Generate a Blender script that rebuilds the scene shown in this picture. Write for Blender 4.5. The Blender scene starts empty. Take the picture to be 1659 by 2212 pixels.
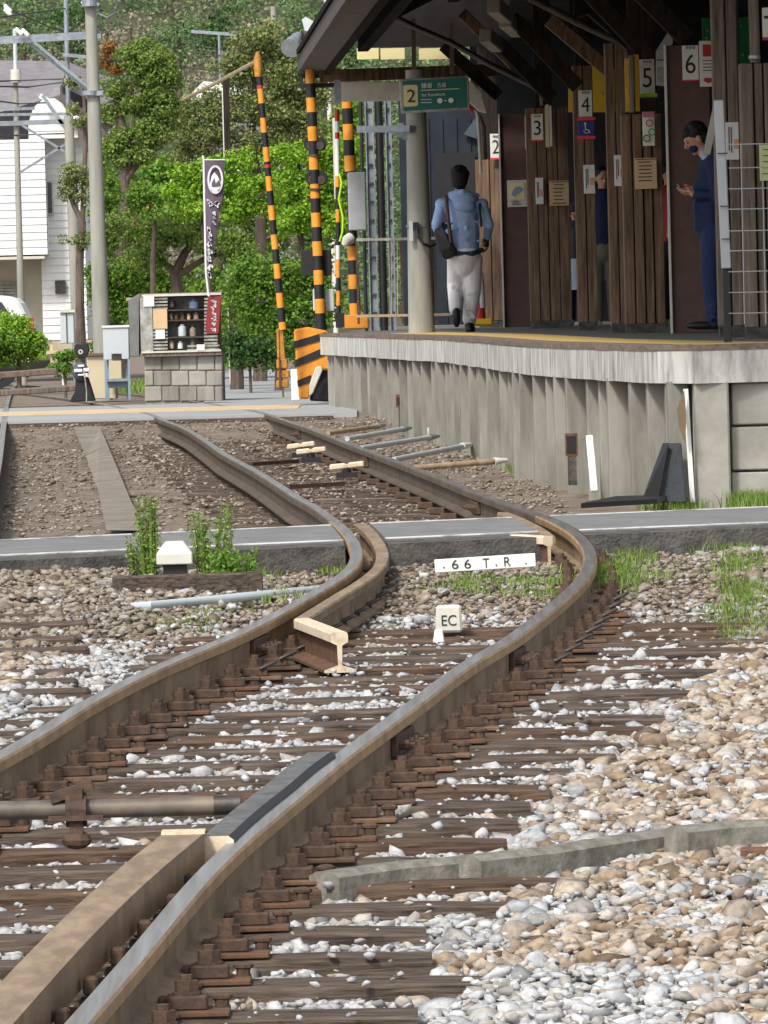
import bpy, bmesh, math, random
import numpy as np
from mathutils import Vector, Matrix
random.seed(7); rng = np.random.default_rng(7)
R = math.radians
scn = bpy.context.scene
# ------------------------------------------------------------------ camera, sky, sun, exposure
F, CX, CY = 14700.0, 829.5, 1106.0            # focal length in pixels of a 1659 x 2212 picture
PITCH = math.atan(429 / F); ROLL = 0.026
CAM = Vector((0, 0, 1.6))
_r0 = Vector((1, 0, 0)); _f = Vector((0, math.cos(PITCH), -math.sin(PITCH))); _u0 = Vector((0, math.sin(PITCH), math.cos(PITCH)))
_r = _r0 * math.cos(ROLL) - _u0 * math.sin(ROLL); _u = _r0 * math.sin(ROLL) + _u0 * math.cos(ROLL)
cam = bpy.data.objects.new('camera', bpy.data.cameras.new('camera'))
scn.collection.objects.link(cam)
m = Matrix((_r, _u, -_f)).transposed().to_4x4(); m.translation = CAM
cam.matrix_world = m
cam.data.sensor_fit = 'VERTICAL'; cam.data.sensor_height = 36; cam.data.lens = F / 2212 * 36
cam.data.clip_start = 0.5; cam.data.clip_end = 3000
scn.camera = cam
world = bpy.data.worlds.new('World'); scn.world = world; world.use_nodes = True
wn = world.node_tree; sky = wn.nodes.new('ShaderNodeTexSky'); sky.sky_type = 'NISHITA'; sky.sun_disc = False
SUN_EL, SUN_AZ = 46, -152                     # azimuth of the sun, degrees clockwise from +Y
sky.sun_elevation = R(SUN_EL); sky.sun_rotation = R(SUN_AZ); sky.air_density = 1.0; sky.dust_density = 3.0; sky.ozone_density = 1.0
hs = wn.nodes.new('ShaderNodeHueSaturation'); hs.inputs['Saturation'].default_value = .38      # thin white cloud
wn.links.new(sky.outputs[0], hs.inputs['Color']); wn.links.new(hs.outputs[0], wn.nodes['Background'].inputs[0]); wn.nodes['Background'].inputs[1].default_value = 0.13
sl = bpy.data.lights.new('sun', 'SUN'); sl.energy = 1.9; sl.angle = R(8); sl.color = (1, .95, .86)
sun = bpy.data.objects.new('sun', sl); scn.collection.objects.link(sun)
sd = Vector((math.sin(R(SUN_AZ)) * math.cos(R(SUN_EL)), math.cos(R(SUN_AZ)) * math.cos(R(SUN_EL)), math.sin(R(SUN_EL))))
sun.rotation_euler = sd.to_track_quat('Z', 'Y').to_euler(); sun.location = (0, 0, 60)
scn.view_settings.view_transform = 'Standard'; scn.view_settings.look = 'None'
scn.view_settings.exposure = 0.68; scn.view_settings.gamma = 1
scn.cycles.max_bounces = 6; scn.cycles.diffuse_bounces = 3; scn.cycles.transparent_max_bounces = 4

# ------------------------------------------------------------------ picture-to-place helpers
def P(x, y, Z):
    d = _f + _r * ((x - CX) / F) + _u * (-(y - CY) / F)
    return CAM + d * (Z / d.y)
def px(v):
    d = Vector(v) - CAM; w = d.dot(_f)
    return CX + F * d.dot(_r) / w, CY - F * d.dot(_u) / w
S = lambda Z: F / Z
DT = np.array([(0, 2.1), (8, 1.84), (12, 1.69), (15.4, 1.57), (18, 1.475), (21.6, 1.36), (25, 1.285), (28.5, 1.24), (32, 1.18), (35, 1.12), (40, 1.085), (50, 1.05), (60, 1.02), (70, 1.0), (150, 1.0), (3000, 1.0)])
_zz = np.arange(0, 200, .25); _dd = np.interp(_zz, DT[:, 0], DT[:, 1])
_k = np.exp(-np.linspace(-2, 2, 17) ** 2); _k /= _k.sum()
_dd = np.convolve(np.pad(_dd, 8, mode='edge'), _k, mode='valid')
def railz(y): return 1.6 - np.interp(y, _zz, _dd)            # rail-top height
def gz(y): return railz(y) - np.interp(y, [0, 66, 70, 3000], [.175, .175, .012, .012])   # ground height
def G(x, y, dz=0.0, fn=railz):
    Z = 30.0
    lo, hi = 8.0, 800.0
    for _ in range(50):
        Z = (lo + hi) / 2; p = P(x, y, Z)
        if p.z > fn(p.y) + dz: lo = Z
        else: hi = Z
    return P(x, y, Z)
# ------------------------------------------------------------------ objects
def tag(o, label=None, cat=None, group=None, kind=None):
    if label: o['label'] = label
    if cat: o['category'] = cat
    if group: o['group'] = group
    if kind: o['kind'] = kind
    return o
def thing(name, label, cat, loc=(0, 0, 0), group=None):
    o = bpy.data.objects.new(name, None); scn.collection.objects.link(o); o.location = Vector(loc); o.empty_display_size = .2
    return tag(o, label, cat, group)
def origin(o):
    v = Vector((0, 0, 0))
    while o: v = v + o.location; o = o.parent
    return v
def link(name, me, mat, parent=None, smooth=False, label=None):
    if mat is not None:
        for k in (mat if isinstance(mat, (list, tuple)) else [mat]): me.materials.append(k)
    o = bpy.data.objects.new(name, me); scn.collection.objects.link(o)
    if parent: o.parent = parent
    if smooth: me.polygons.foreach_set('use_smooth', [True] * len(me.polygons))
    if label: o['label'] = label
    return o
class MB:
    def __init__(s): s.v = []; s.f = []; s.m = []; s.cur = 0
    def mat(s, i): s.cur = i; return s
    def add(s, vs, fs):
        b = len(s.v); s.v += [Vector(v) for v in vs]; s.f += [tuple(i + b for i in f) for f in fs]; s.m += [s.cur] * len(fs); return s
    def quad(s, a, b, c, d): return s.add([a, b, c, d], [(0, 1, 2, 3)])
    def frame(s, c, X, Y, Z):          # box from centre and half-axis vectors
        c = Vector(c); X = Vector(X); Y = Vector(Y); Z = Vector(Z)
        vs = [c + X * i + Y * j + Z * k for k in (-1, 1) for j in (-1, 1) for i in (-1, 1)]
        return s.add(vs, [(0, 2, 3, 1), (4, 5, 7, 6), (0, 1, 5, 4), (2, 6, 7, 3), (0, 4, 6, 2), (1, 3, 7, 5)])
    def box(s, x0, x1, y0, y1, z0, z1): return s.frame(((x0 + x1) / 2, (y0 + y1) / 2, (z0 + z1) / 2), ((x1 - x0) / 2, 0, 0), (0, (y1 - y0) / 2, 0), (0, 0, (z1 - z0) / 2))
    def pbox(s, x0, y0, x1, y1, Z, d=.05):   # upright box whose front spans these picture pixels at depth Z
        a = P(x0, (y0 + y1) / 2, Z); b = P(x1, (y0 + y1) / 2, Z); t = P((x0 + x1) / 2, y0, Z); u = P((x0 + x1) / 2, y1, Z)
        return s.box(a.x, b.x, Z, Z + d, u.z, t.z)
    def bar(s, a, b, w, h, up=(0, 0, 1)):    # beam a-b, w wide, h high
        a = Vector(a); b = Vector(b); D = b - a; L = D.length; D = D / L; U = Vector(up)
        W = D.cross(U)
        if W.length < 1e-4: W = D.cross(Vector((0, 1, 0)))
        W.normalize(); U = W.cross(D)
        return s.frame((a + b) / 2, D * L / 2, W * w / 2, U * h / 2)
    def cyl(s, a, b, r0, r1=None, n=12, cap=True):
        return s.tube([a, b], [r0, r0 if r1 is None else r1], n, cap)
    def tube(s, pts, r, n=8, cap=True):
        pts = [Vector(p) for p in pts]
        if not isinstance(r, (list, tuple)): r = [r] * len(pts)
        vs = []; fs = []; prev = None
        for i, p in enumerate(pts):
            t = (pts[min(i + 1, len(pts) - 1)] - pts[max(i - 1, 0)]).normalized()
            if prev is None: prev = t.orthogonal().normalized()
            A = (prev - t * prev.dot(t)).normalized(); prev = A; B = t.cross(A)
            for k in range(n):
                a = 2 * math.pi * k / n; vs.append(p + (A * math.cos(a) + B * math.sin(a)) * r[i])
        for i in range(len(pts) - 1):
            for k in range(n): fs.append((i * n + k, i * n + (k + 1) % n, (i + 1) * n + (k + 1) % n, (i + 1) * n + k))
        if cap: fs += [tuple(range(n))[::-1], tuple((len(pts) - 1) * n + k for k in range(n))]
        return s.add(vs, fs)
    def ell(s, c, rx, ry, rz, n=12, mq=8, M=None):
        vs = []; fs = []; c = Vector(c)
        for i in range(mq + 1):
            th = math.pi * i / mq
            for k in range(n):
                ph = 2 * math.pi * k / n; q = Vector((rx * math.sin(th) * math.cos(ph), ry * math.sin(th) * math.sin(ph), rz * math.cos(th)))
                vs.append(c + (M @ q if M else q))
        for i in range(mq):
            for k in range(n): fs.append((i * n + k, (i + 1) * n + k, (i + 1) * n + (k + 1) % n, i * n + (k + 1) % n))
        return s.add(vs, fs)
    def extr(s, poly, d):                      # closed planar polygon extruded by vector d
        n = len(poly); d = Vector(d); vs = [Vector(p) for p in poly] + [Vector(p) + d for p in poly]
        return s.add(vs, [tuple(range(n))[::-1], tuple(range(n, 2 * n))] + [(i, (i + 1) % n, (i + 1) % n + n, i + n) for i in range(n)])
    def ppoly(s, pts, Z, d=.05): return s.extr([P(x, y, Z) for x, y in pts], (0, d, 0))
    def build(s, name, mat, parent=None, smooth=False, bevel=0, label=None, local=False):
        o0 = Vector((0, 0, 0)) if local else origin(parent)
        me = bpy.data.meshes.new(name); me.from_pydata([v - o0 for v in s.v], [], s.f)
        bm = bmesh.new(); bm.from_mesh(me); 
        bm.faces.ensure_lookup_table()
        for i, f in enumerate(bm.faces): f.material_index = s.m[i]
        bmesh.ops.recalc_face_normals(bm, faces=bm.faces)
        if bevel: bmesh.ops.bevel(bm, geom=list(bm.edges), offset=bevel, segments=1, affect='EDGES', clamp_overlap=True)
        bm.to_mesh(me); bm.free()
        o = link(name, me, mat, parent, False, label)
        if smooth:
            me.polygons.foreach_set('use_smooth', [True] * len(me.polygons))
            me.set_sharp_from_angle(angle=R(38))
        return o
def npmesh(name, V, Fc, mat, parent=None, col=None):
    """V (n,3) float, Fc (m,k) int faces, one numpy mesh"""
    if parent: V = V - np.array(origin(parent))
    me = bpy.data.meshes.new(name); k = Fc.shape[1]
    me.vertices.add(len(V)); me.vertices.foreach_set('co', V.astype(np.float32).ravel())
    me.loops.add(Fc.size); me.loops.foreach_set('vertex_index', Fc.astype(np.int32).ravel())
    me.polygons.add(len(Fc)); me.polygons.foreach_set('loop_start', np.arange(0, Fc.size, k, dtype=np.int32))
    me.update(calc_edges=True); me.validate()
    return link(name, me, mat, parent)
def copy_tree(o, parent=None):
    c = o.copy(); scn.collection.objects.link(c); c.parent = parent
    for ch in [k for k in scn.objects if k.parent == o]: copy_tree(ch, c)
    return c
# ------------------------------------------------------------------ materials
def lin(c): return tuple((v / 12.92 if v <= .04045 else ((v + .055) / 1.055) ** 2.4) for v in c)
def mat(name, col, rough=.7, metal=0, var=.25, scale=6, stretch=(1, 1, 1), bump=.15, bscale=None, col2=None, spec=.4, detail=6, emit=None, lo=.35, hi=.65):
    M = bpy.data.materials.new(name); M.use_nodes = True; nt = M.node_tree; N = nt.nodes; L = nt.links
    b = N['Principled BSDF']; b.inputs['Roughness'].default_value = rough; b.inputs['Metallic'].default_value = metal; b.inputs['Specular IOR Level'].default_value = spec
    tc = N.new('ShaderNodeTexCoord'); mp = N.new('ShaderNodeMapping'); mp.inputs['Scale'].default_value = stretch; L.new(tc.outputs['Object'], mp.inputs['Vector'])
    nz = N.new('ShaderNodeTexNoise'); nz.inputs['Scale'].default_value = scale; nz.inputs['Detail'].default_value = detail; nz.inputs['Roughness'].default_value = .65
    L.new(mp.outputs[0], nz.inputs['Vector'])
    rp = N.new('ShaderNodeValToRGB'); e = rp.color_ramp.elements; e[0].position = lo; e[1].position = hi
    c2 = col2 or tuple(v * (1 - var) for v in col); c1 = col if col2 else tuple(min(1, v * (1 + var * .6)) for v in col)
    e[0].color = (*c2, 1); e[1].color = (*c1, 1); L.new(nz.outputs['Fac'], rp.inputs[0]); L.new(rp.outputs[0], b.inputs['Base Color'])
    if bump:
        bp = N.new('ShaderNodeBump'); bp.inputs['Strength'].default_value = bump; bp.inputs['Distance'].default_value = .02
        if bscale:
            n2 = N.new('ShaderNodeTexNoise'); n2.inputs['Scale'].default_value = bscale; n2.inputs['Detail'].default_value = 4; L.new(mp.outputs[0], n2.inputs['Vector']); L.new(n2.outputs['Fac'], bp.inputs['Height'])
        else: L.new(nz.outputs['Fac'], bp.inputs['Height'])
        L.new(bp.outputs[0], b.inputs['Normal'])
    if emit: b.inputs['Emission Color'].default_value = (*emit[:3], 1); b.inputs['Emission Strength'].default_value = emit[3]
    return M
def island(name, cols, rough=.85, bump=.3, nscale=60, amt=.35, trans=0):
    """colour picked at random per stone or leaf, with fine noise over it"""
    M = bpy.data.materials.new(name); M.use_nodes = True; nt = M.node_tree; N = nt.nodes; L = nt.links
    b = N['Principled BSDF']; b.inputs['Roughness'].default_value = rough; b.inputs['Specular IOR Level'].default_value = .25
    g = N.new('ShaderNodeNewGeometry'); rp = N.new('ShaderNodeValToRGB'); rp.color_ramp.interpolation = 'LINEAR'
    el = rp.color_ramp.elements
    while len(el) < len(cols): el.new(.5)
    for i, c in enumerate(cols): el[i].position = i / (len(cols) - 1); el[i].color = (*c, 1)
    L.new(g.outputs['Random Per Island'], rp.inputs[0])
    if amt:
        tc = N.new('ShaderNodeTexCoord'); nz = N.new('ShaderNodeTexNoise'); nz.inputs['Scale'].default_value = nscale; nz.inputs['Detail'].default_value = 3; L.new(tc.outputs['Object'], nz.inputs['Vector'])
        mr = N.new('ShaderNodeMapRange'); mr.inputs[1].default_value = .3; mr.inputs[2].default_value = .7; mr.inputs[3].default_value = 1 - amt; mr.inputs[4].default_value = 1 + amt * .4; L.new(nz.outputs['Fac'], mr.inputs[0])
        mx = N.new('ShaderNodeVectorMath'); mx.operation = 'SCALE'; L.new(rp.outputs[0], mx.inputs[0]); L.new(mr.outputs[0], mx.inputs['Scale']); L.new(mx.outputs[0], b.inputs['Base Color'])
        if bump:
            bp = N.new('ShaderNodeBump'); bp.inputs['Strength'].default_value = bump; bp.inputs['Distance'].default_value = .01; L.new(nz.outputs['Fac'], bp.inputs['Height']); L.new(bp.outputs[0], b.inputs['Normal'])
    else: L.new(rp.outputs[0], b.inputs['Base Color'])
    if trans:
        tr = N.new('ShaderNodeBsdfTranslucent'); L.new(rp.outputs[0], tr.inputs[0]); ms = N.new('ShaderNodeMixShader'); ms.inputs[0].default_value = trans
        L.new(b.outputs[0], ms.inputs[1]); L.new(tr.outputs[0], ms.inputs[2]); L.new(ms.outputs[0], N['Material Output'].inputs[0])
    return M
M = {}
M['rail_head'] = mat('rail_head', (.42, .27, .13), .5, .2, .3, 6, (1, 1, 1), .1, col2=(.25, .15, .075), spec=.5)  # brighter than the dusty web, to suggest shade below the head
M['rail_side'] = mat('rail_side', (.30, .215, .13), .8, 0, .4, 4, (1, 1, 1), .25, col2=(.15, .10, .06), spec=.45)
M['rail_top'] = mat('rail_top', (.50, .49, .48), .33, .7, .25, 2.5, (12, .5, 1), .02, col2=(.30, .27, .24))
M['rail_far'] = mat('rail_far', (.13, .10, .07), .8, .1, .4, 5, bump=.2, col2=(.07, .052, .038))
M['rust'] = mat('rust', (.125, .075, .05), .85, .1, .4, 25, bump=.35, col2=(.055, .038, .03))
M['rust_mid'] = mat('rust_mid', (.20, .115, .07), .9, 0, .4, 14, bump=.35, col2=(.10, .062, .042))
M['rust_red'] = mat('rust_red', (.17, .082, .045), .9, 0, .4, 18, bump=.35, col2=(.085, .05, .036))
M['cream_paint'] = mat('cream_paint', (.66, .56, .42), .6, 0, .3, 16, bump=.1, col2=(.42, .30, .18), lo=.28, hi=.5)
M['beam_brown'] = mat('beam_brown', (.33, .25, .165), .7, .1, .3, 5, (3, .8, 1), .15, col2=(.21, .15, .10), lo=.42)
M['pipe_brown'] = mat('pipe_brown', (.21, .17, .13), .55, .2, .3, 3, (1, 1, 1), .1, col2=(.09, .08, .07), lo=.4, hi=.6)
M['dark_steel'] = mat('dark_steel', (.055, .05, .052), .5, .5, .3, 20, bump=.1, col2=(.11, .09, .075))
M['steel_dark'] = mat('steel_dark', (.20, .19, .185), .5, .4, .3, 12, bump=.1, col2=(.10, .095, .09))
M['sleeper'] = mat('sleeper', (.16, .125, .10), .9, 0, .5, 5, (1.2, 14, 14), .6, col2=(.045, .034, .028), spec=.15)
M['sleeper_rusty'] = mat('sleeper_rusty', (.16, .108, .077), .9, 0, .5, 5, (1.2, 14, 14), .6, col2=(.052, .034, .026), spec=.15)
M['soil'] = mat('soil', (.26, .215, .17), .95, 0, .4, 3.5, bump=.6, bscale=28, col2=(.13, .10, .078), detail=10)
M['asphalt'] = mat('asphalt', (.21, .21, .21), .9, 0, .2, 5, bump=.3, bscale=90, col2=(.155, .155, .158), detail=9)
M['worn'] = mat('worn', (.27, .24, .20), .95, 0, .3, 2.5, bump=.6, bscale=30, col2=(.17, .145, .118), detail=9)
M['dark_asphalt'] = mat('dark_asphalt', (.13, .122, .11), .95, 0, .3, 9, bump=.6, bscale=60, col2=(.045, .042, .04), detail=9)
M['road_pale'] = mat('road_pale', (.34, .35, .355), .9, 0, .1, 1.2, bump=.1, bscale=40)
M['line_white'] = mat('line_white', (.66, .66, .64), .7, 0, .2, 5, bump=.1, col2=(.30, .30, .29), lo=.38, hi=.5)
M['line_yellow'] = mat('line_yellow', (.66, .50, .30), .8, 0, .3, 3, bump=.1, col2=(.50, .40, .27))
M['wall_conc'] = mat('wall_conc', (.32, .31, .275), .92, 0, .4, 2.2, (2.2, 2.2, .5), .25, col2=(.165, .158, .135), detail=9, lo=.34, hi=.62)
M['lip_conc'] = mat('lip_conc', (.62, .61, .57), .9, 0, .4, 3.5, (2.6, 2.6, .6), .3, col2=(.27, .265, .245), detail=10, lo=.36, hi=.6)
M['conc_light'] = mat('conc_light', (.42, .41, .37), .92, 0, .3, 2.6, (1, 1, 1), .3, col2=(.27, .26, .225), detail=10)
M['conc_pole'] = mat('conc_pole', (.36, .355, .315), .85, 0, .2, 3, (2, 2, .3), .12, col2=(.25, .25, .22))
M['conc_mossy'] = mat('conc_mossy', (.27, .255, .22), .95, 0, .4, 14, bump=.5, col2=(.11, .108, .085), detail=10)
M['timber_edge'] = mat('timber_edge', (.24, .18, .135), .9, 0, .3, 4, (6, .7, 6), .3, col2=(.12, .095, .08))
M['plat_top'] = mat('plat_top', (.16, .155, .15), .9, 0, .2, 4, bump=.1)
M['tactile'] = mat('tactile', (.66, .46, .13), .8, 0, .2, 5, bump=.2, bscale=60, col2=(.50, .37, .15))
M['wood'] = mat('wood', (.26, .17, .108), .85, 0, .4, 3, (9, 9, .6), .25, col2=(.085, .054, .036), detail=8)
M['wood_grey'] = mat('wood_grey', (.25, .205, .165), .88, 0, .4, 3, (9, 9, .6), .25, col2=(.095, .072, .055), detail=8)
M['wood_dark'] = mat('wood_dark', (.048, .036, .03), .85, 0, .4, 3, (6, 6, .8), .2, col2=(.022, .018, .016), spec=.06)
M['panel_red'] = mat('panel_red', (.12, .066, .058), .6, 0, .2, 5, bump=.04)
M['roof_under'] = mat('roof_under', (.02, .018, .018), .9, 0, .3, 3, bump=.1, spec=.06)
M['roof_tin'] = mat('roof_tin', (.10, .09, .088), .7, .1, .3, 4, bump=.05, col2=(.06, .054, .053))
M['interior'] = mat('interior', (.028, .027, .03), .9, 0, .3, 1, bump=0, spec=.06)  # near-black: the gloom of the unlit room is put into this colour
M['navy'] = mat('navy', (.035, .045, .06), .6, 0, .3, 1.2, bump=.02, col2=(.02, .025, .035), spec=.06)
M['navy_light'] = mat('navy_light', (.09, .11, .14), .6, 0, .3, 1.2, bump=.02, spec=.06)
M['stall_back'] = mat('stall_back', (.28, .28, .27), .8, 0, .4, 6, bump=.1, col2=(.07, .07, .07))
M['muted'] = mat('muted', (.34, .27, .22), .8, 0, .4, 30, bump=.1, col2=(.18, .14, .12))
M['muted_blue'] = mat('muted_blue', (.12, .17, .26), .8, 0, .3, 20, bump=.1)
M['black'] = mat('black', (.018, .018, .02), .5, 0, .2, 8, bump=.03)
M['rubber'] = mat('rubber', (.045, .052, .06), .75, 0, .3, 60, bump=.5, bscale=90)
M['amber'] = mat('amber', (.80, .33, .04), .5, 0, .12, 10, bump=.03, col2=(.66, .25, .03))
M['amber_dark'] = mat('amber_dark', (.58, .26, .035), .6, .1, .4, 8, bump=.1, col2=(.20, .10, .035))
M['red'] = mat('red', (.50, .03, .035), .5, 0, .1, 10, bump=0)
M['pink_neon'] = mat('pink_neon', (.8, .05, .09), .4, 0, .1, 10, bump=0)
M['lime'] = mat('lime', (.42, .75, .03), .5, 0, .1, 10, bump=0)
M['white'] = mat('white', (.74, .75, .74), .6, 0, .06, 6, bump=.02)
M['offwhite'] = mat('offwhite', (.60, .585, .52), .6, 0, .12, 6, bump=.03)
M['sign_white'] = mat('sign_white', (.80, .80, .74), .5, 0, .05, 6, bump=0)
M['grey_metal'] = mat('grey_metal', (.42, .44, .46), .5, .2, .12, 5, bump=.03)
M['galv'] = mat('galv', (.36, .40, .44), .45, .5, .2, 8, bump=.03, col2=(.22, .26, .30))
M['steel_pale'] = mat('steel_pale', (.46, .48, .47), .5, .3, .3, 9, bump=.05, col2=(.24, .22, .18))
M['pipe_cream'] = mat('pipe_cream', (.52, .42, .30), .6, .1, .3, 9, bump=.1, col2=(.30, .21, .13))
M['house_white'] = mat('house_white', (.74, .75, .74), .8, 0, .08, 2, bump=.03)
M['house_beige'] = mat('house_beige', (.56, .53, .46), .8, 0, .1, 2, bump=.03)
M['house_roof'] = mat('house_roof', (.25, .235, .25), .75, 0, .2, 6, bump=.1, col2=(.18, .165, .18))
M['roof_brown'] = mat('roof_brown', (.13, .09, .085), .8, 0, .2, 6, bump=.1)
M['cabinet'] = mat('cabinet', (.52, .57, .60), .5, .1, .06, 3, bump=.01)
M['bluegrey'] = mat('bluegrey', (.24, .33, .40), .5, .1, .1, 3, bump=.01)
M['beige'] = mat('beige', (.52, .46, .33), .8, 0, .08, 3, bump=.02)
M['glass_dark'] = mat('glass_dark', (.04, .05, .06), .1, 0, .1, 3, bump=0, spec=.6)
M['sign_green'] = mat('sign_green', (.012, .15, .125), .45, 0, .08, 3, bump=0)
M['board_green'] = mat('board_green', (.01, .28, .11), .5, 0, .15, 6, bump=0)
M['sign_yellow'] = mat('sign_yellow', (.62, .38, .02), .5, 0, .06, 3, bump=0)
M['plate_yellow'] = mat('plate_yellow', (.74, .66, .35), .5, 0, .04, 3, bump=0)
M['ink'] = mat('ink', (.02, .025, .025), .6, 0, 0, 3, bump=0)
M['sign_blue'] = mat('sign_blue', (.03, .045, .30), .5, 0, .05, 3, bump=0)
M['poster_tan'] = mat('poster_tan', (.62, .44, .26), .7, 0, .08, 8, bump=0)
M['poster_pink'] = mat('poster_pink', (.60, .24, .33), .7, 0, .05, 8, bump=0)
M['poster_lime'] = mat('poster_lime', (.60, .66, .30), .7, 0, .05, 8, bump=0)
M['poster_orange'] = mat('poster_orange', (.72, .36, .20), .7, 0, .05, 8, bump=0)
M['banner'] = mat('banner', (.125, .09, .13), .8, 0, .3, 3, (1, 1, 1), .1)
M['banner_white'] = mat('banner_white', (.66, .66, .68), .8, 0, .05, 3, bump=0)
M['sign_red'] = mat('sign_red', (.25, .028, .035), .5, 0, .1, 3, bump=0)
M['skin'] = mat('skin', (.50, .27, .18), .55, 0, .08, 12, bump=.02)
M['hair'] = mat('hair', (.012, .011, .012), .6, 0, .4, 80, bump=.5)
M['hoodie'] = mat('hoodie', (.36, .51, .82), .9, 0, .15, 7, bump=.2)
M['hem_navy'] = mat('hem_navy', (.035, .055, .10), .9, 0, .1, 7, bump=.1)
M['white_jeans'] = mat('white_jeans', (.84, .83, .85), .9, 0, .06, 7, bump=.2)
M['suit'] = mat('suit', (.012, .022, .075), .85, 0, .2, 9, bump=.15)
M['suit_light'] = mat('suit_light', (.014, .03, .095), .85, 0, .2, 9, bump=.15)
M['shirt_blue'] = mat('shirt_blue', (.42, .50, .62), .8, 0, .05, 9, bump=0)
M['khaki'] = mat('khaki', (.16, .16, .13), .9, 0, .15, 7, bump=.2)
M['leather'] = mat('leather', (.02, .022, .03), .45, 0, .2, 30, bump=.1)
M['strap'] = mat('strap', (.14, .08, .065), .7, 0, .2, 30, bump=.1)
M['bark'] = mat('bark', (.16, .12, .095), .95, 0, .4, 9, (1, 1, .4), .6, col2=(.07, .052, .042))
M['hill'] = mat('hill', (.10, .085, .05), .95, 0, .4, .25, bump=.5, bscale=1.5, col2=(.035, .06, .025), detail=10)
M['field'] = mat('field', (.07, .09, .035), .95, 0, .4, .5, bump=.3, bscale=3, col2=(.09, .075, .05), detail=10)
M['wire'] = mat('wire', (.05, .05, .055), .6, .2, 0, 3, bump=0)
M['clear'] = mat('clear', (.35, .38, .40), .3, .1, .2, 4, bump=0)
M['st_white'] = island('white_ballast', [(.19, .19, .19), (.43, .435, .45), (.52, .525, .53), (.36, .37, .385), (.60, .60, .60), (.29, .275, .25), (.47, .45, .41)], .85, .5, 45, .28)
M['st_tan'] = island('tan_ballast', [(.10, .072, .05), (.33, .245, .165), (.46, .385, .30), (.38, .33, .28), (.20, .135, .09), (.50, .48, .45), (.37, .275, .19), (.27, .225, .185), (.48, .41, .33)], .9, .5, 45, .35)
M['st_dusty'] = island('dusty_ballast', [(.10, .078, .058), (.26, .21, .155), (.35, .295, .235), (.17, .13, .10), (.38, .36, .33), (.29, .235, .18)], .9, .5, 45, .35)
M['st_brown'] = island('brown_gravel', [(.12, .095, .07), (.27, .22, .17), (.38, .335, .28), (.18, .14, .11), (.44, .41, .37)], .9, .4, 45, .3)
def leafmat(n, cols, tr=.3): M[n] = island(n, cols, .6, 0, 9, 0, tr)
leafmat('lf_pine', [(.08, .14, .035), (.20, .31, .06), (.30, .42, .09), (.12, .20, .05), (.38, .46, .14)], .4)
leafmat('lf_pine_dull', [(.07, .11, .045), (.15, .22, .065), (.27, .34, .11), (.42, .39, .16), (.13, .21, .07)], .4)
leafmat('lf_bright', [(.10, .22, .018), (.26, .46, .035), (.38, .60, .06), (.18, .34, .03), (.44, .64, .10)], .45)
leafmat('lf_mid', [(.06, .13, .025), (.17, .32, .045), (.27, .45, .065), (.10, .20, .035)], .42)
leafmat('lf_dark', [(.02, .05, .018), (.06, .135, .035), (.10, .20, .05), (.035, .08, .025)])
leafmat('lf_orange', [(.22, .10, .03), (.38, .18, .05), (.28, .15, .05)])
leafmat('lf_brown', [(.13, .12, .085), (.29, .25, .19), (.40, .34, .27), (.20, .185, .12), (.24, .25, .13)])
leafmat('lf_hill', [(.06, .12, .05), (.14, .24, .09), (.22, .33, .12), (.10, .18, .08), (.27, .29, .15)])  # leaf colours lightened and greyed to suggest haze over the slope
leafmat('lf_grass', [(.09, .18, .03), (.20, .34, .06), (.30, .42, .10), (.14, .24, .04), (.36, .36, .15)], .4)
leafmat('lf_pink', [(.45, .14, .12), (.60, .30, .26)], .3)

# ------------------------------------------------------------------ ground, roads, hill
def grid(name, xs, ys, zf, m_):
    X, Y = np.meshgrid(xs, ys); Z = zf(X, Y); V = np.stack([X, Y, Z], -1).reshape(-1, 3)
    n = len(xs); i = np.arange(len(ys) - 1)[:, None] * n + np.arange(n - 1)[None, :]; i = i.ravel()
    return npmesh(name, V, np.stack([i, i + 1, i + n + 1, i + n], 1), m_)
def vnoise(X, Y, s, seed=0):
    r = np.random.default_rng(seed); T = r.random((64, 64)); x = X / s; y = Y / s
    xi = np.floor(x).astype(int); yi = np.floor(y).astype(int); fx = x - xi; fy = y - yi; fx = fx * fx * (3 - 2 * fx); fy = fy * fy * (3 - 2 * fy)
    g = lambda a, b: T[a % 64, b % 64]
    return (g(xi, yi) * (1 - fx) + g(xi + 1, yi) * fx) * (1 - fy) + (g(xi, yi + 1) * (1 - fx) + g(xi + 1, yi + 1) * fx) * fy
# rails first (the ground and stones need them)
RP = [(165,2209),(287,2074),(382,1954),(475,1849),(560,1779),(640,1714),(736,1632),(836,1562),(893,1518),(983,1458),(1083,1392),(1126,1362),(1172,1326),(1232,1276),(1262,1246),(1279,1207),(1269,1174),(1233,1144),(1172,1114),(1106,1091),(1020,1064),(886,1007),(786,970),(703,939),(646,918),(603,903),(553,888)]
LP = [(0,1605),(100,1544),(200,1494),(333,1439),(467,1390),(550,1352),(636,1304),(720,1257),(766,1224),(774,1190),(756,1157),(730,1130),(670,1087),(603,1044),(553,1017),(483,980),(417,932),(367,912),(325,899)]
def fit(pts):
    a = np.array([(p.y, p.x) for p in (G(x, y) for x, y in pts)]); a = a[a[:, 0].argsort()]
    return a
RA, LA = fit(RP), fit(LP)
zs = np.arange(8, 170, .25)
def smooth(v, n):
    k = np.exp(-np.linspace(-2.2, 2.2, 2 * n + 1) ** 2); k /= k.sum(); return np.convolve(np.pad(v, n, mode='reflect', reflect_type='odd'), k, mode='valid')
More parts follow.
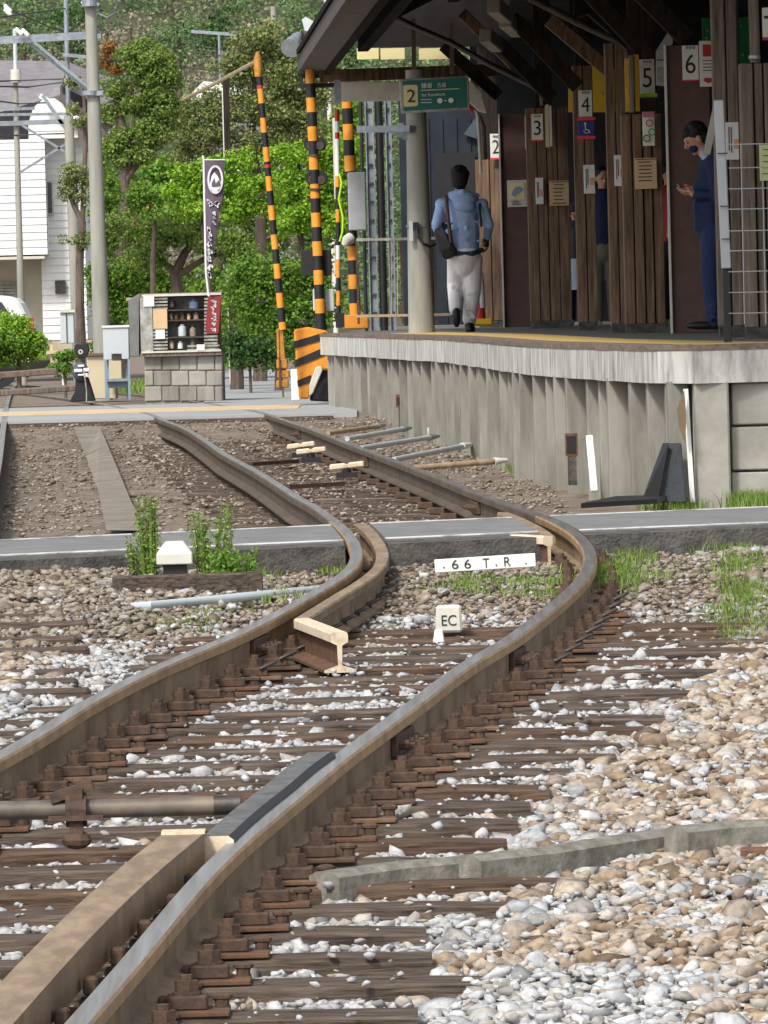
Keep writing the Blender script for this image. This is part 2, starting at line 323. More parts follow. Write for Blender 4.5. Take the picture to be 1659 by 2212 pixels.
def xr_raw(z):
    s0 = (np.interp(18.5, RA[:, 0], RA[:, 1]) - RA[0, 1]) / (18.5 - RA[0, 0])
    v = np.interp(z, RA[:, 0], RA[:, 1]); v = np.where(z < RA[0, 0], RA[0, 1] + (z - RA[0, 0]) * s0, v)
    e = RA[-1]; t = z - e[0]; return np.where(t > 0, e[1] - .085 * t - .0009 * t * t, v)
GA = 1.122
def xl_raw(z):
    v = np.interp(z, LA[:, 0], LA[:, 1]); x = xr_raw(z) - GA
    w = np.clip((z - LA[0, 0]) / 3, 0, 1) * np.clip((LA[-1, 0] - z) / 5, 0, 1); return v * w + x * (1 - w)
XR = smooth(xr_raw(zs), 6); XL = smooth(xl_raw(zs), 6)
mid = (XR + XL) / 2; gap = np.clip(XR - XL, GA - .05, GA + .05); XR, XL = mid + gap / 2, mid - gap / 2
xr = lambda z: np.interp(z, zs, XR); xl = lambda z: np.interp(z, zs, XL)

# the near footpath across the track: edges as lines in plan
CF = [G(0, 1163), G(1659, 1093)]; CN = [G(0, 1200), G(1659, 1128)]
def cfar(x): t = (x - CF[0].x) / (CF[1].x - CF[0].x); return CF[0].y + t * (CF[1].y - CF[0].y)
def cnear(x): t = (x - CN[0].x) / (CN[1].x - CN[0].x); return CN[0].y + t * (CN[1].y - CN[0].y)
def ground_h(X, Y):
    h = gz(Y) - .055 + .035 * (vnoise(X, Y, .45, 1) - .5) + .02 * (vnoise(X, Y, .13, 2) - .5)
    h = h + .075 * np.clip((Y - 29.5) / 2, 0, 1) * (Y < 34.5)
    far = np.clip((Y - 66) / 4, 0, 1); h = h * (1 - far) + (gz(Y) - .02) * far
    wx = np.clip((np.abs(X) - 6) / 30, 0, 1); return h - .3 * wx
xs = np.concatenate([[-700, -200, -60, -20, -10, -7], np.arange(-5, 5.01, .08), [7, 10, 20, 60, 200, 700]])
ys = np.concatenate([[-60, -5, 5, 10], np.arange(13, 40, .12), np.arange(40, 80, .3), [85, 90, 100, 120, 150, 200, 300, 500, 900, 2000]])
g = grid('ground', xs, ys, ground_h, M['soil']); g['kind'] = 'structure'
# hill
def hill_h(X, Y):
    t = np.clip((Y - 190) / 200, 0, 1.6); return .4 + 62 * (t ** 1.15) * (1 + .25 * (vnoise(X, Y, 30, 5) - .5)) + 3 * np.clip(t * 3, 0, 1) * (vnoise(X, Y, 9, 6) - .5)
hx = np.linspace(-120, 120, 90); hy = np.linspace(186, 520, 90)
h = grid('hill', hx, hy, hill_h, M['hill']); h['kind'] = 'structure'; h.data.polygons.foreach_set('use_smooth', [True] * len(h.data.polygons))
# road crossing (far) and road leading away
b = MB()
yw = [gz(72) + .006] * 4
b.box(-14, -.25, 69.6, 80.4, gz(75) - .20, railz(75) - .004)
o = b.build('road', M['road_pale']); o['kind'] = 'structure'
b = MB(); b.add([G(470, 800, .0), G(700, 795, .0), G(760, 865, .0), G(440, 868, .0)], [(0, 1, 2, 3)])
o = b.build('side_road', M['road_pale']); o['kind'] = 'structure'
for v in o.data.vertices: v.co.z = railz(v.co.y) - .006
b = MB(); zr = railz(75)
b.box(-14, -.9, 73.6, 76.6, zr - .003, zr + .004)
o = b.build('road_line', M['line_yellow']); o['kind'] = 'structure'
b = MB(); b.box(-14, -.5, 69.3, 69.597, gz(68) - .1, zr - .03)
o = b.build('road_edge', M['sleeper']); o['kind'] = 'structure'
# near footpath, split where the rails and flangeways run
def pathpiece(b, xa, xb, n=10):
    top = []
    for i in range(n + 1):
        x = xa(i) if callable(xa) else xa
    return b
def strip(x0f, x1f, y0f, y1f, z0, z1, n=16, m_=None):
    """closed slab between two side curves (functions of y) from y0f(x) to y1f(x)"""
    b = MB(); V = []; Fc = []
    for i in range(n + 1):
        t = i / n
        for s_ in (0, 1):
            # find y with consistent edge slope
            y = 34.0
            for _ in range(6):
                x = x0f(y) if s_ == 0 else x1f(y)
                y = y0f(x) * (1 - t) + y1f(x) * t
            x = x0f(y) if s_ == 0 else x1f(y)
            zt = float(railz(y)); V += [(x, y, zt + z1), (x, y, zt + z0)]
    for i in range(n):
        a = 4 * i; c = a + 4
        Fc += [(a, a + 2, c + 2, c), (a + 1, c + 1, c + 3, a + 3), (a, c, c + 1, a + 1), (a + 2, a + 3, c + 3, c + 2)]
    Fc += [(0, 1, 3, 2), (4 * n, 4 * n + 2, 4 * n + 3, 4 * n + 1)]
    return b.add(V, Fc)
segs = [(lambda y: -9.0, lambda y: xl(y) - .045), (lambda y: xl(y) + .17, lambda y: xr(y) - .17), (lambda y: xr(y) + .045, lambda y: 9.0)]
b = MB(); bd = MB(); bw = MB()
for a0, a1 in segs:
    s_ = strip(a0, a1, cnear, cfar, -.28, -.004); b.add(s_.v, s_.f)
    s_ = strip(a0, a1, lambda x: cnear(x) - .32, lambda x: cnear(x) - .004, -.30, -.010); bd.add(s_.v, s_.f)
    s_ = strip(a0, a1, lambda x: cnear(x) + .02, lambda x: cnear(x) + .10, -.003, .001, 4); bw.add(s_.v, s_.f)
    s_ = strip(a0, a1, lambda x: cfar(x) - .08, lambda x: cfar(x) - .03, -.003, .001, 4); bw.add(s_.v, s_.f)
o = b.build('footpath', M['asphalt']); o['kind'] = 'structure'
o = bd.build('footpath_kerb', M['dark_asphalt']); o['kind'] = 'structure'
o = bw.build('footpath_line', M['line_white']); o['kind'] = 'structure'
# grey worn strip between the tracks
b = MB(); A = [(270, 925), (375, 925), (430, 990), (500, 1090), (560, 1150), (400, 1150), (365, 1060), (320, 990)]
b.add([G(x * .98 - 20 if 0 else x * .55 + 10, y, 0, gz) for x, y in A], [tuple(range(len(A)))])
for v in b.v: v.z = float(gz(v.y)) + .012
o = b.build('worn_path', M['worn']); o['kind'] = 'structure'
# ------------------------------------------------------------------ running rails and guard rails
PROF = [(-.0325, -.008), (-.027, 0), (.027, 0), (.0325, -.008), (.0325, -.038), (.010, -.050), (.008, -.125), (.061, -.142), (.061, -.153), (-.061, -.153), (-.061, -.142), (-.008, -.125), (-.010, -.050), (-.0325, -.038)]
def sweep(pts, prof=PROF, topfaces=(0, 1, 2), sc=1.0, mats=None, name='rail', parent=None, botmat=0, cap=True):
    pts = [Vector(p) for p in pts]; n = len(prof); b = MB(); rail_mats = mats is None
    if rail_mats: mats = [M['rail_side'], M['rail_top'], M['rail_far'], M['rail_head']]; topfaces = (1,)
    for i, p in enumerate(pts):
        t = pts[min(i + 1, len(pts) - 1)] - pts[max(i - 1, 0)]; s = Vector((t.y, -t.x, 0)).normalized()
        b.v += [p + s * (u * sc) + Vector((0, 0, w * sc)) for u, w in prof]
    for i in range(len(pts) - 1):
        for k in range(n):
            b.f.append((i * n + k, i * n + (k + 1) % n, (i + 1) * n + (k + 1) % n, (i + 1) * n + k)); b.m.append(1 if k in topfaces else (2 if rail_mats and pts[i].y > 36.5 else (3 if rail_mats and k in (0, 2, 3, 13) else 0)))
    if cap:
        b.f += [tuple(range(n)), tuple((len(pts) - 1) * n + k for k in range(n))]; b.m += [2 if mats and len(mats) > 2 else 0] * 2
    return b.build(name, mats or [M['rail_side'], M['rail_top']], parent)
def railpts(fn, z0, z1, off=0, dz=0): return [(float(fn(z)) + off, z, float(railz(z)) + dz) for z in np.arange(z0, z1 + .01, .4)]
rr = thing('running_rail', 'long curving steel rail nearest the platform, worn bright on top', 'rail', (float(xr(14)), 14, float(railz(14)) - .153), 'running rails of the track')
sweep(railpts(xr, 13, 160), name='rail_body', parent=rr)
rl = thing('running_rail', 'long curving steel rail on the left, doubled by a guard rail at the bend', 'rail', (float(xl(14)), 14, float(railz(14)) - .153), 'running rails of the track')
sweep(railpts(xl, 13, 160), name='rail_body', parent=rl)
def fishplate(fn, z, side, par, L=.5):
    b = MB(); p0 = Vector((float(fn(z - L / 2)), z - L / 2, float(railz(z)) - .085)); p1 = Vector((float(fn(z + L / 2)), z + L / 2, float(railz(z)) - .085))
    t = (p1 - p0).normalized(); s = Vector((t.y, -t.x, 0)) * side
    b.bar(p0 + s * .02, p1 + s * .02, .022, .075); o = b.build('fishplate', M['rust'], par, bevel=.004)
    for q in (.12, .38, .62, .88):
        c = p0.lerp(p1, q) + s * .03; n_ = MB(); n_.cyl(c, c + s * .035, .017, n=6); n_.cyl(c + s * .035, c + s * .055, .009, n=6); n_.build('bolt', M['rust'], o)
for z in (22.6, 26.4, 40.5, 52, 63): fishplate(xr, z, 1 if z < 30 else -1, rr)
for z in (21.0, 27.6, 45, 56): fishplate(xl, z, 1, rl)
def gpath(pts, dz=0, n=4):
    """smooth path through picture points lying at rail-top height"""
    Q = [G(x, y, dz) for x, y in pts]; out = []
    for i in range(len(Q) - 1):
        a = Q[max(i - 1, 0)]; b_ = Q[i]; c = Q[i + 1]; d = Q[min(i + 2, len(Q) - 1)]
        for k in range(n):
            t = k / n; out.append(.5 * ((2 * b_) + (c - a) * t + (2 * a - 5 * b_ + 4 * c - d) * t * t + (3 * b_ - a - 3 * c + d) * t ** 3))
    out.append(Q[-1]); return out
gm = [M['rail_side'], M['beam_brown'], M['cream_paint']]
# guard rail inside the bend, flared end painted cream
zz = np.arange(29.6, 36.6, .35); gpts = [Vector((float(xl(z)) + .125, z, float(railz(z)) - .004)) for z in zz]
gr = thing('guard_rail', 'dark guard rail inside the left bend with cream painted flared end', 'guard rail', (gpts[0].x, gpts[0].y, gpts[0].z - .15), 'guard rails')
sweep(gpts, name='rail_body', parent=gr, mats=[M['rail_side'], M['beam_brown']], sc=.98)
e0 = gpts[0]; e1 = G(652, 1335, -.004); e2 = G(733, 1366, -.004)
sweep([e0 + Vector((0, -.01, 0)), e0.lerp(e1, .5), e1], name='rail_bend', parent=gr, mats=[M['rail_side'], M['beam_brown']], sc=.98)
sweep([e1 + Vector((0, -.01, 0)), e1.lerp(e2, .5), e2], name='flared_end', parent=gr, mats=[M['rust_red'], M['cream_paint'], M['cream_paint']], sc=1.05, topfaces=(0, 1, 2, 3, 13))
# guard rail through the footpath beside the right rail
zz = np.arange(34.2, 37.6, .35); gpts = [Vector((float(xr(z)) - .14, z, float(railz(z)) - .004)) for z in zz]
gr2 = thing('guard_rail', 'short guard rail crossing the footpath beside the right rail, cream flared end', 'guard rail', (gpts[0].x, gpts[0].y, gpts[0].z - .15), 'guard rails')
sweep(gpts, name='rail_body', parent=gr2, mats=[M['rail_side'], M['beam_brown']], sc=.98)
e0 = gpts[0]; e2 = G(1113, 1154, -.004)
sweep([e0 + Vector((0, -.01, 0)), e0.lerp(e2, .5), e2], name='flared_end', parent=gr2, mats=[M['rust_red'], M['cream_paint'], M['cream_paint']], sc=1.05, topfaces=(0, 1, 2, 3, 13))
# broad brown check beam in the foreground and the dark check rail beyond it
BOX = [(-.058, 0), (.058, 0), (.058, -.10), (.048, -.10), (.048, -.012), (-.048, -.012), (-.048, -.10), (-.058, -.10)]
bp = gpath([(-330, 2560), (-150, 2350), (14, 2166), (150, 2020), (270, 1905), (396, 1800)], .035)
cb = thing('check_beam', 'broad brown steel check beam along the inside of the near rail', 'steel beam', (bp[-1].x, bp[-1].y, bp[-1].z - .15))
sweep(bp, BOX, (0,), mats=[M['beam_brown'], M['beam_brown']], name='beam_body', parent=cb)
b = MB(); p = bp[-1]; b.frame(p + Vector((0, .012, .003)), (.06, 0, 0), (0, .05, 0), (0, 0, .004)); b.build('painted_tip', M['cream_paint'], cb)
for k in range(7):
    z = 15.2 + k * .52; i = min(range(len(bp)), key=lambda j: abs(bp[j].y - z)); c = bp[i]
    for sgn in (-1, 1):
        b = MB(); q = c + Vector((sgn * .085, z - c.y, -.085)); b.frame(q, (.018, 0, 0), (0, .03, 0), (0, 0, .022)); b.build('bracket', M['rust'], cb, bevel=.006)
bp2 = gpath([(470, 1806), (530, 1752), (600, 1697), (650, 1655), (694, 1624)], .02)
ck = thing('check_rail', 'dark check rail with cream near end, lying between the brown beam and the rail', 'guard rail', (bp2[0].x, bp2[0].y, bp2[0].z - .15), 'guard rails')
sweep(bp2, [(-.04, 0), (.03, 0), (.045, -.012), (.045, -.11), (.02, -.13), (-.04, -.13)], (0,), mats=[M['black'], M['steel_dark'], M['cream_paint']], name='rail_body', parent=ck)
# ------------------------------------------------------------------ sleepers with plates and bolts
ORD = ['first', 'second', 'third', 'fourth', 'fifth', 'sixth', 'seventh', 'eighth', 'ninth', 'tenth', 'eleventh', 'twelfth', 'thirteenth', 'fourteenth', 'fifteenth', 'sixteenth', 'seventeenth', 'eighteenth', 'nineteenth', 'twentieth']
ORD += ['twenty-' + o for o in ORD[:9]] + ['thirtieth'] + ['thirty-' + o for o in ORD[:9]] + ['fortieth']
def plate_parts(root, fn, z, side, big=True):
    z0_ = z; z = z + random.uniform(-.012, .012); x = float(fn(z)); zt = float(railz(z)) - .153; c = Vector((x + side * .105, z, zt))
    b = MB(); b.frame((x + side * .06, z, zt - .007), (.15, 0, 0), (0, .085, 0), (0, 0, .007)); pl = b.build('tie_plate', M[random.choice(('rust_red', 'rust_red', 'rust', 'rust_mid'))], root, bevel=.003)
    b = MB(); b.frame(c + Vector((0, 0, .017)), (.05, 0, 0), (0, .045, 0), (0, 0, .017))
    b.frame(c + Vector((-side * .04, 0, .022)), (.03, 0, 0), (0, .032, 0), (0, 0, .009)); b.build('clip', M['rust'], pl, bevel=.004)
    b = MB(); q = c + Vector((0, 0, .034)); b.cyl(q, q + Vector((0, 0, .008)), .036, n=10); b.cyl(q + Vector((0, 0, .008)), q + Vector((0, 0, .036)), .031, n=6); b.cyl(q + Vector((0, 0, .036)), q + Vector((0, 0, .050)), .017, n=8)
    b.build('bolt', M['rust'], pl)
    if z > 26.5 and big:
        b = MB(); q = c + Vector((side * .03, 0, .03)); b.tube([q + Vector((side * .065 * math.sin(t_) - side * .01, .05 * math.cos(t_), .026 * math.sin(t_))) for t_ in np.linspace(0, math.pi, 8)], .0075, 6); b.build('spring_clip', M['dark_steel'], pl, True)
    elif big:
        b = MB(); q = c + Vector((side * .085, .02, 0)); b.cyl(q, q + Vector((0, 0, .02)), .018, n=8); b.ell(q + Vector((0, 0, .026)), .028, .022, .012, 8, 5); b.build('screw_spike', M['rust'], pl)
z = 15.5; k = 0; rs = random.Random(3)
while z < 36.5:
    if not (cnear(0.2) - .45 < z < cfar(.2) + .1):
        x0 = float(xl(z)) - rs.uniform(.45, .62); x1 = float(xr(z)) + rs.uniform(.52, .8)
        if z < 20 and rs.random() < .35: x1 += .25
        if 25.5 < z < 33: x1 += rs.uniform(0, .25)
        zt = float(railz(z)) - .167; tilt = rs.uniform(-.02, .02); w = rs.uniform(.085, .1)
        t = thing('sleeper', '', 'sleeper', ((x0 + x1) / 2, z, zt - .14), 'timber sleepers under the track')
        t['label'] = 'dark weathered timber sleeper, %s counting up from the bottom edge' % (ORD[k] if k < len(ORD) else 'last')
        vis = px((x1 - .3, z, zt))[1] < 2206
        if not vis: t['label'] = 'dark timber sleeper lying just below the bottom edge of the photo'
        b = MB(); nseg = 9
        for a_ in range(nseg + 1):                # slightly worn, uneven timber
            u = a_ / nseg; x = x0 + (x1 - x0) * u; yy = z + tilt * (u - .5) * 2; e = .008 if a_ in (0, nseg) else 0
            for dy, dz_ in ((-w, -.14), (-w, -.012), (-w + .012, -.001), (w - .012, 0), (w, -.012), (w, -.14)):
                b.v.append(Vector((x, yy + dy + rs.uniform(-.004, .004), zt + dz_ - e + (rs.uniform(-.005, .002) if dz_ > -.1 else 0))))
        for a_ in range(nseg):
            for q in range(6): b.f.append((a_ * 6 + q, a_ * 6 + (q + 1) % 6, (a_ + 1) * 6 + (q + 1) % 6, (a_ + 1) * 6 + q)); b.m.append(0)
        b.f += [(0, 1, 2, 3, 4, 5), tuple(nseg * 6 + q for q in range(6))]; b.m += [0, 0]
        b.build('timber', M['sleeper'] if rs.random() < .6 else M['sleeper_rusty'], t)
        plate_parts(t, xr, z, 1); plate_parts(t, xl, z, 1); plate_parts(t, xr, z, -1, False)
        k += int(vis)
    z += rs.uniform(.50, .56) if z < 25 else rs.uniform(.56, .62)
z = 38.2
while z < 68:
    x0 = float(xl(z)) - .42; x1 = float(xr(z)) + .42; zt = float(railz(z)) - .196
    t = thing('sleeper', 'dark sleeper almost buried in brown gravel beyond the footpath', 'sleeper', ((x0 + x1) / 2, z, zt - .14), 'sleepers half buried beyond the footpath')
    b = MB(); b.box(x0, x1, z - .1, z + .1, zt - .14, zt - .002); b.build('timber', M['sleeper'], t, bevel=.006)
    for fn in (xl, xr):
        b = MB(); c = Vector((float(fn(z)) + (.1 if fn is xl else -.1), z, zt)); b.frame(c + Vector((0, 0, .02)), (.05, 0, 0), (0, .05, 0), (0, 0, .022)); b.build('clip', M['rust'], t, bevel=.006)
    z += 1.15
# ------------------------------------------------------------------ ballast and gravel
def ico():
    bm = bmesh.new(); bmesh.ops.create_icosphere(bm, subdivisions=1, radius=1)
    V = np.array([v.co[:] for v in bm.verts]); Fc = np.array([[v.index for v in f.verts] for f in bm.faces]); bm.free(); return V, Fc
IV, IF = ico()
def rotm(n, full=True):
    a = rng.random((n, 3)) * 2 * np.pi
    if not full: a[:, :2] = (a[:, :2] - np.pi) * .09
    c, s = np.cos(a), np.sin(a); Rm = np.zeros((n, 3, 3))
    Rm[:, 0, 0] = c[:, 2] * c[:, 1]; Rm[:, 0, 1] = c[:, 2] * s[:, 1] * s[:, 0] - s[:, 2] * c[:, 0]; Rm[:, 0, 2] = c[:, 2] * s[:, 1] * c[:, 0] + s[:, 2] * s[:, 0]
    Rm[:, 1, 0] = s[:, 2] * c[:, 1]; Rm[:, 1, 1] = s[:, 2] * s[:, 1] * s[:, 0] + c[:, 2] * c[:, 0]; Rm[:, 1, 2] = s[:, 2] * s[:, 1] * c[:, 0] - c[:, 2] * s[:, 0]
    Rm[:, 2, 0] = -s[:, 1]; Rm[:, 2, 1] = c[:, 1] * s[:, 0]; Rm[:, 2, 2] = c[:, 1] * c[:, 0]; return Rm
def rotm_tilt(n):
    A = rotm(n, False); t = rng.normal(0, .38, n); c, s = np.cos(t), np.sin(t); B = np.zeros((n, 3, 3)); B[:, 0, 0] = 1; B[:, 1, 1] = c; B[:, 1, 2] = -s; B[:, 2, 1] = s; B[:, 2, 2] = c; return B @ A
def stones(name, X, Y, Z, size, m_, label, cat='ballast', flat=.62):
    n = len(X); var = IV[None] * (1 - .52 * rng.random((24, len(IV), 1)))
    for q in range(24):                                   # chip each stone flat on two or three sides
        for _ in range(1):
            d = rng.normal(size=3); d /= np.linalg.norm(d); t = var[q] @ d; var[q] -= np.clip(t - .42, 0, None)[:, None] * d
    V = var[rng.integers(0, 24, n)] * (size[:, None, None] * rng.choice([.7, 1, 1.15, 1.5, 2.1], n, p=[.3, .33, .2, .13, .04])[:, None, None] * np.stack([rng.uniform(.8, 1.35, n), rng.uniform(.7, 1.1, n), rng.uniform(flat - .17, flat + .2, n)], 1)[:, None, :])
    V = np.einsum('nij,nkj->nki', rotm(n, flat > .55) if flat > .55 or flat < .45 else rotm_tilt(n), V)
    V = V + np.stack([X, Y, Z], 1)[:, None, :]
    Fc = IF[None] + (np.arange(n) * len(IV))[:, None, None]
    return tag(npmesh(name, V.reshape(-1, 3), Fc.reshape(-1, 3), m_), label, cat, kind='stuff')
def inview(X, Y, mgn=.5):
    h = 830 / F * Y; return np.abs(X) < h + mgn
def whiteness(X, Y):
    r = X - xr(Y); l = X - xl(Y); n = vnoise(X, Y * .6, .55, 11); n2 = vnoise(X, Y * .6, .2, 12)
    near = np.where(Y < 33.5, 1.0, 0.0)
    w = 1 / (1 + np.exp(-( .80 - r) * 7)) * (1 / (1 + np.exp(-(l + .95) * 8)))
    w = np.where(Y > 27.2, w * np.clip((31.5 - Y) / 3.5, .08, 1), w)
    w = np.where((Y < 17.4) & (r > .1), w * .5, w)
    w = np.where((Y < 19.0) & (r > .3), .34 + .4 * (n > .5), w)
    w = np.where((Y < 19.0) & (r > 1.35), .15, w)
    w = np.where((r > .8) & (Y < 24), np.maximum(w, .30 + .25 * n2), w)
    w = w * .9 + (n - .5) * .6 + (n2 - .5) * .4 + .03
    return w
N0 = 250000
Y = 13.8 + 20.6 * rng.random(N0) ** 1.15; X = rng.uniform(-2.8, 2.9, N0)
k_ = inview(X, Y) & (Y < cnear(X) - .3); X, Y = X[k_], Y[k_]
sz = rng.uniform(.014, .031, len(X)) * np.where(Y > 27, 1.0, 1.05); sz *= np.where((X > xl(Y) - .5) & (X < xr(Y) + .6), .92, 1)
zb = ground_h(X, Y); inside = (X > xl(Y) - .55) & (X < xr(Y) + .75)
side_r = np.clip((X - xr(Y) - .75) / .6, 0, 1); side_l = np.clip((xl(Y) - .6 - X) / .6, 0, 1)
Z = zb + np.where(inside, np.where(Y < 21, .003, .014), .03) + rng.uniform(-.022, .022, len(X)) + .03 * side_r + .03 * side_l
wz = whiteness(X, Y) + rng.normal(0, .20, len(X)); wh = wz > .5
d_ = np.minimum(np.abs(X - xr(Y)), np.abs(X - xl(Y)))
keep = (d_ > .085) & ((d_ > .23) | (rng.random(len(X)) < .35)); 
keep &= ~((Y > 31) & inside & (rng.random(len(X)) < .5))
stones('ballast', X[keep & wh], Y[keep & wh], Z[keep & wh], sz[keep & wh], M['st_white'], 'white and pale grey crushed stone between the sleepers', flat=.54)
tn = keep & ~wh; far_ = tn & (Y > 27.3 + vnoise(X, Y, .6, 51) * 2); tn = tn & ~far_
stones('ballast', X[far_], Y[far_], Z[far_], sz[far_] * .92, M['st_dusty'], 'dusty brown-grey stone in front of the footpath', flat=.5)
stones('ballast', X[tn], Y[tn], Z[tn], sz[tn] * 1.15, M['st_tan'], 'tan and brown crushed stone beside the track', flat=.5)
n_ = 900; Y = rng.uniform(15, 30, n_); X = rng.uniform(xl(Y) - .4, xr(Y) + .6)
d_ = np.minimum(np.abs(X - xr(Y)), np.abs(X - xl(Y))); k_ = d_ > .2; X, Y = X[k_], Y[k_]
stones('stone_chips', X, Y, railz(Y) - .160, rng.uniform(.007, .02, len(X)), M['st_white'], 'small pale chips scattered over the sleeper tops', 'stone chips', flat=.5)
N1 = 34000
Y = 36 + 36 * rng.random(N1) ** .9; X = rng.uniform(-5, 2.2, N1)
k_ = inview(X, Y, .7) & (Y > cfar(X) + .05) & (Y < 69.3) & (X < 1.2) & (~((X < xr(Y) + .07) & (X > xr(Y) - .07))) & (~((X < xl(Y) + .07) & (X > xl(Y) - .07)))
wp = np.abs(X - (-3.3 - (Y - 37) * .033)) < .17
k_ &= ~(wp & (rng.random(len(X)) < .35))
X, Y = X[k_], Y[k_]; dens = vnoise(X, Y, .8, 21); kk = rng.random(len(X)) < np.clip(dens * 1.6, .25, 1); X, Y = X[kk], Y[kk]
stones('gravel', X, Y, ground_h(X, Y) + rng.uniform(-.006, .014, len(X)) + .02, rng.uniform(.010, .026, len(X)), M['st_brown'], 'brown gravel and dirt between the footpath and the road', 'gravel', .4)
# ------------------------------------------------------------------ platform
ED = [(-.66, 75.6), (0, 68.5), (.60, 61.5), (.85, 55), (1.03, 50), (1.25, 47.5), (1.47, 44.8), (1.73, 42.4), (1.95, 41.95), (4.6, 42.7)]
def ptop(y): return 1.352 + (y - 42) * .0012
def dense(pl, st=.5):
    out = []
    for i in range(len(pl) - 1):
        a, c = Vector((*pl[i], 0)), Vector((*pl[i + 1], 0)); n = max(1, int((c - a).length / st))
        out += [a.lerp(c, k / n) for k in range(n)]
    return out + [Vector((*pl[-1], 0))]
def inset(pl, d):
    out = []
    for i, p in enumerate(pl):
        t = (pl[min(i + 1, len(pl) - 1)] - pl[max(i - 1, 0)]).normalized(); out.append(p + Vector((-t.y, t.x, 0)) * d)
    return out
ed = dense(ED, .6)
def ribbon(name, o0, o1, z0, z1, m_, parent=None, wob=0):
    """solid strip between two plan lines (lists of points), from z0 to z1 below the platform top"""
    b = MB(); n = len(o0); rs_ = random.Random(5)
    for a, c in zip(o0, o1):
        w = rs_.uniform(-wob, wob)
        b.v += [Vector((a.x, a.y, ptop(a.y) + z0 + w)), Vector((a.x, a.y, ptop(a.y) + z1)), Vector((c.x, c.y, ptop(c.y) + z1)), Vector((c.x, c.y, ptop(c.y) + z0))]
    for i in range(n - 1):
        for q in range(4): b.f.append((4 * i + q, 4 * i + (q + 1) % 4, 4 * i + 4 + (q + 1) % 4, 4 * i + 4 + q)); b.m.append(0)
    b.f += [(0, 1, 2, 3), (4 * n - 4, 4 * n - 3, 4 * n - 2, 4 * n - 1)]; b.m += [0, 0]
    return b.build(name, m_, parent)
plat = thing('station_platform', 'concrete station platform with ribbed side wall and stained edge slab', 'platform', (1.7, 44, float(gz(44))))
# deck
i2 = inset(ed, .2); poly = i2 + [Vector((4.6, 96, 0)), Vector((.1, 96, 0)), Vector((-.5, 76.6, 0))]
b = MB(); n = len(poly); b.v = [Vector((p.x, p.y, ptop(p.y) - .003)) for p in poly] + [Vector((p.x, p.y, ptop(p.y) - .1)) for p in poly]
b.add([], []); b.f = [tuple(range(n)), tuple(range(n, 2 * n))] + [(i, (i + 1) % n, (i + 1) % n + n, i + n) for i in range(n)]; b.m = [0] * len(b.f)
b.build('deck', M['plat_top'], plat)
ribbon('edge_board', inset(ed, -.005), inset(ed, .24), -.032, .004, M['timber_edge'], plat, .004)
rs_ = random.Random(9)
ribbon('edge_slab', ed, inset(ed, .3), -.235, -.033, M['lip_conc'], plat, .004)
ti = [p for p in ed if p.y < 71 and p.y > 42.2]
ribbon('tactile_strip', inset(ti, .30), inset(ti, .78), -.002, .005, M['tactile'], plat)
# ribbed retaining wall: concrete piles with panels between
wl = inset(dense(ED[:8], .25), .13); wb = MB()
for i in range(len(wl) - 1):
    a, c = wl[i], wl[i + 1]; z0 = float(gz(a.y)) - .25; zt = ptop(a.y) - .20
    wb.quad((a.x, a.y, z0), (c.x, c.y, z0), (c.x, c.y, zt), (a.x, a.y, zt))
wb.build('wall_panel', M['wall_conc'], plat)
acc = 0; L_ = 0
for i in range(len(wl) - 1):
    a, c = wl[i], wl[i + 1]; L_ += (c - a).length
    if L_ > acc:
        acc += rs_.uniform(.62, .9); t = (c - a).normalized(); s_ = Vector((t.y, -t.x, 0)); z0 = float(gz(a.y)) - .2; zt = ptop(a.y) - .22 - rs_.uniform(0, .01)
        pr = rs_.uniform(.09, .14); b = MB(); q0 = Vector((a.x, a.y, z0)); q1 = q0 + t * rs_.uniform(.42, .58); wf = rs_.uniform(.06, .1)
        b.extr([q0 - s_ * .03, q0 + s_ * .004, q1 - t * wf + s_ * pr, q1 + s_ * pr, q1 - s_ * .03], (0, 0, zt - z0)); b.build('pile', M['wall_conc'], plat, bevel=.004)
b = MB()
for x0, x1, y0, y1, Z, d in ((1502, 1577, 822, 1110, 42.0, .3),): b.pbox(x0, y0, x1, y1, Z, d)
b.build('corner_pillar', M['conc_light'], plat, bevel=.012)
for y0, y1 in ((824, 914), (919, 1012), (1017, 1110)):
    b = MB(); b.pbox(1581, y0, 1900, y1, 42.12, .25); b.build('wall_slab', M['conc_light'], plat, bevel=.008)
b = MB(); b.pbox(1574, 820, 1900, 1112, 42.2, .2); b.pbox(1440, 820, 1510, 1110, 42.35, .2); b.build('wall_core', M['wall_conc'], plat)
for x0, y0, x1, y1, Z in ((1221, 936, 1248, 985, 46.6), (995, 880, 1018, 915, 59.5), (855, 852, 870, 880, 67.3)):
    t = MB(); t.pbox(x0, y0, x1, y1, Z, .02); t.build('rust_pocket', M['rust_red'], plat)
    t = MB(); t.pbox(x0 + 3, y0 + 6, x1 - 4, y1 - 5, Z - .004, .01); t.build('pocket_hole', M['black'], plat)
    t = MB(); t.pbox(x0 + 6, y1, x1 - 2, y1 + 70 * 42 / Z, Z + .004, .02); t.build('damp_stain', M['dark_asphalt'], plat)
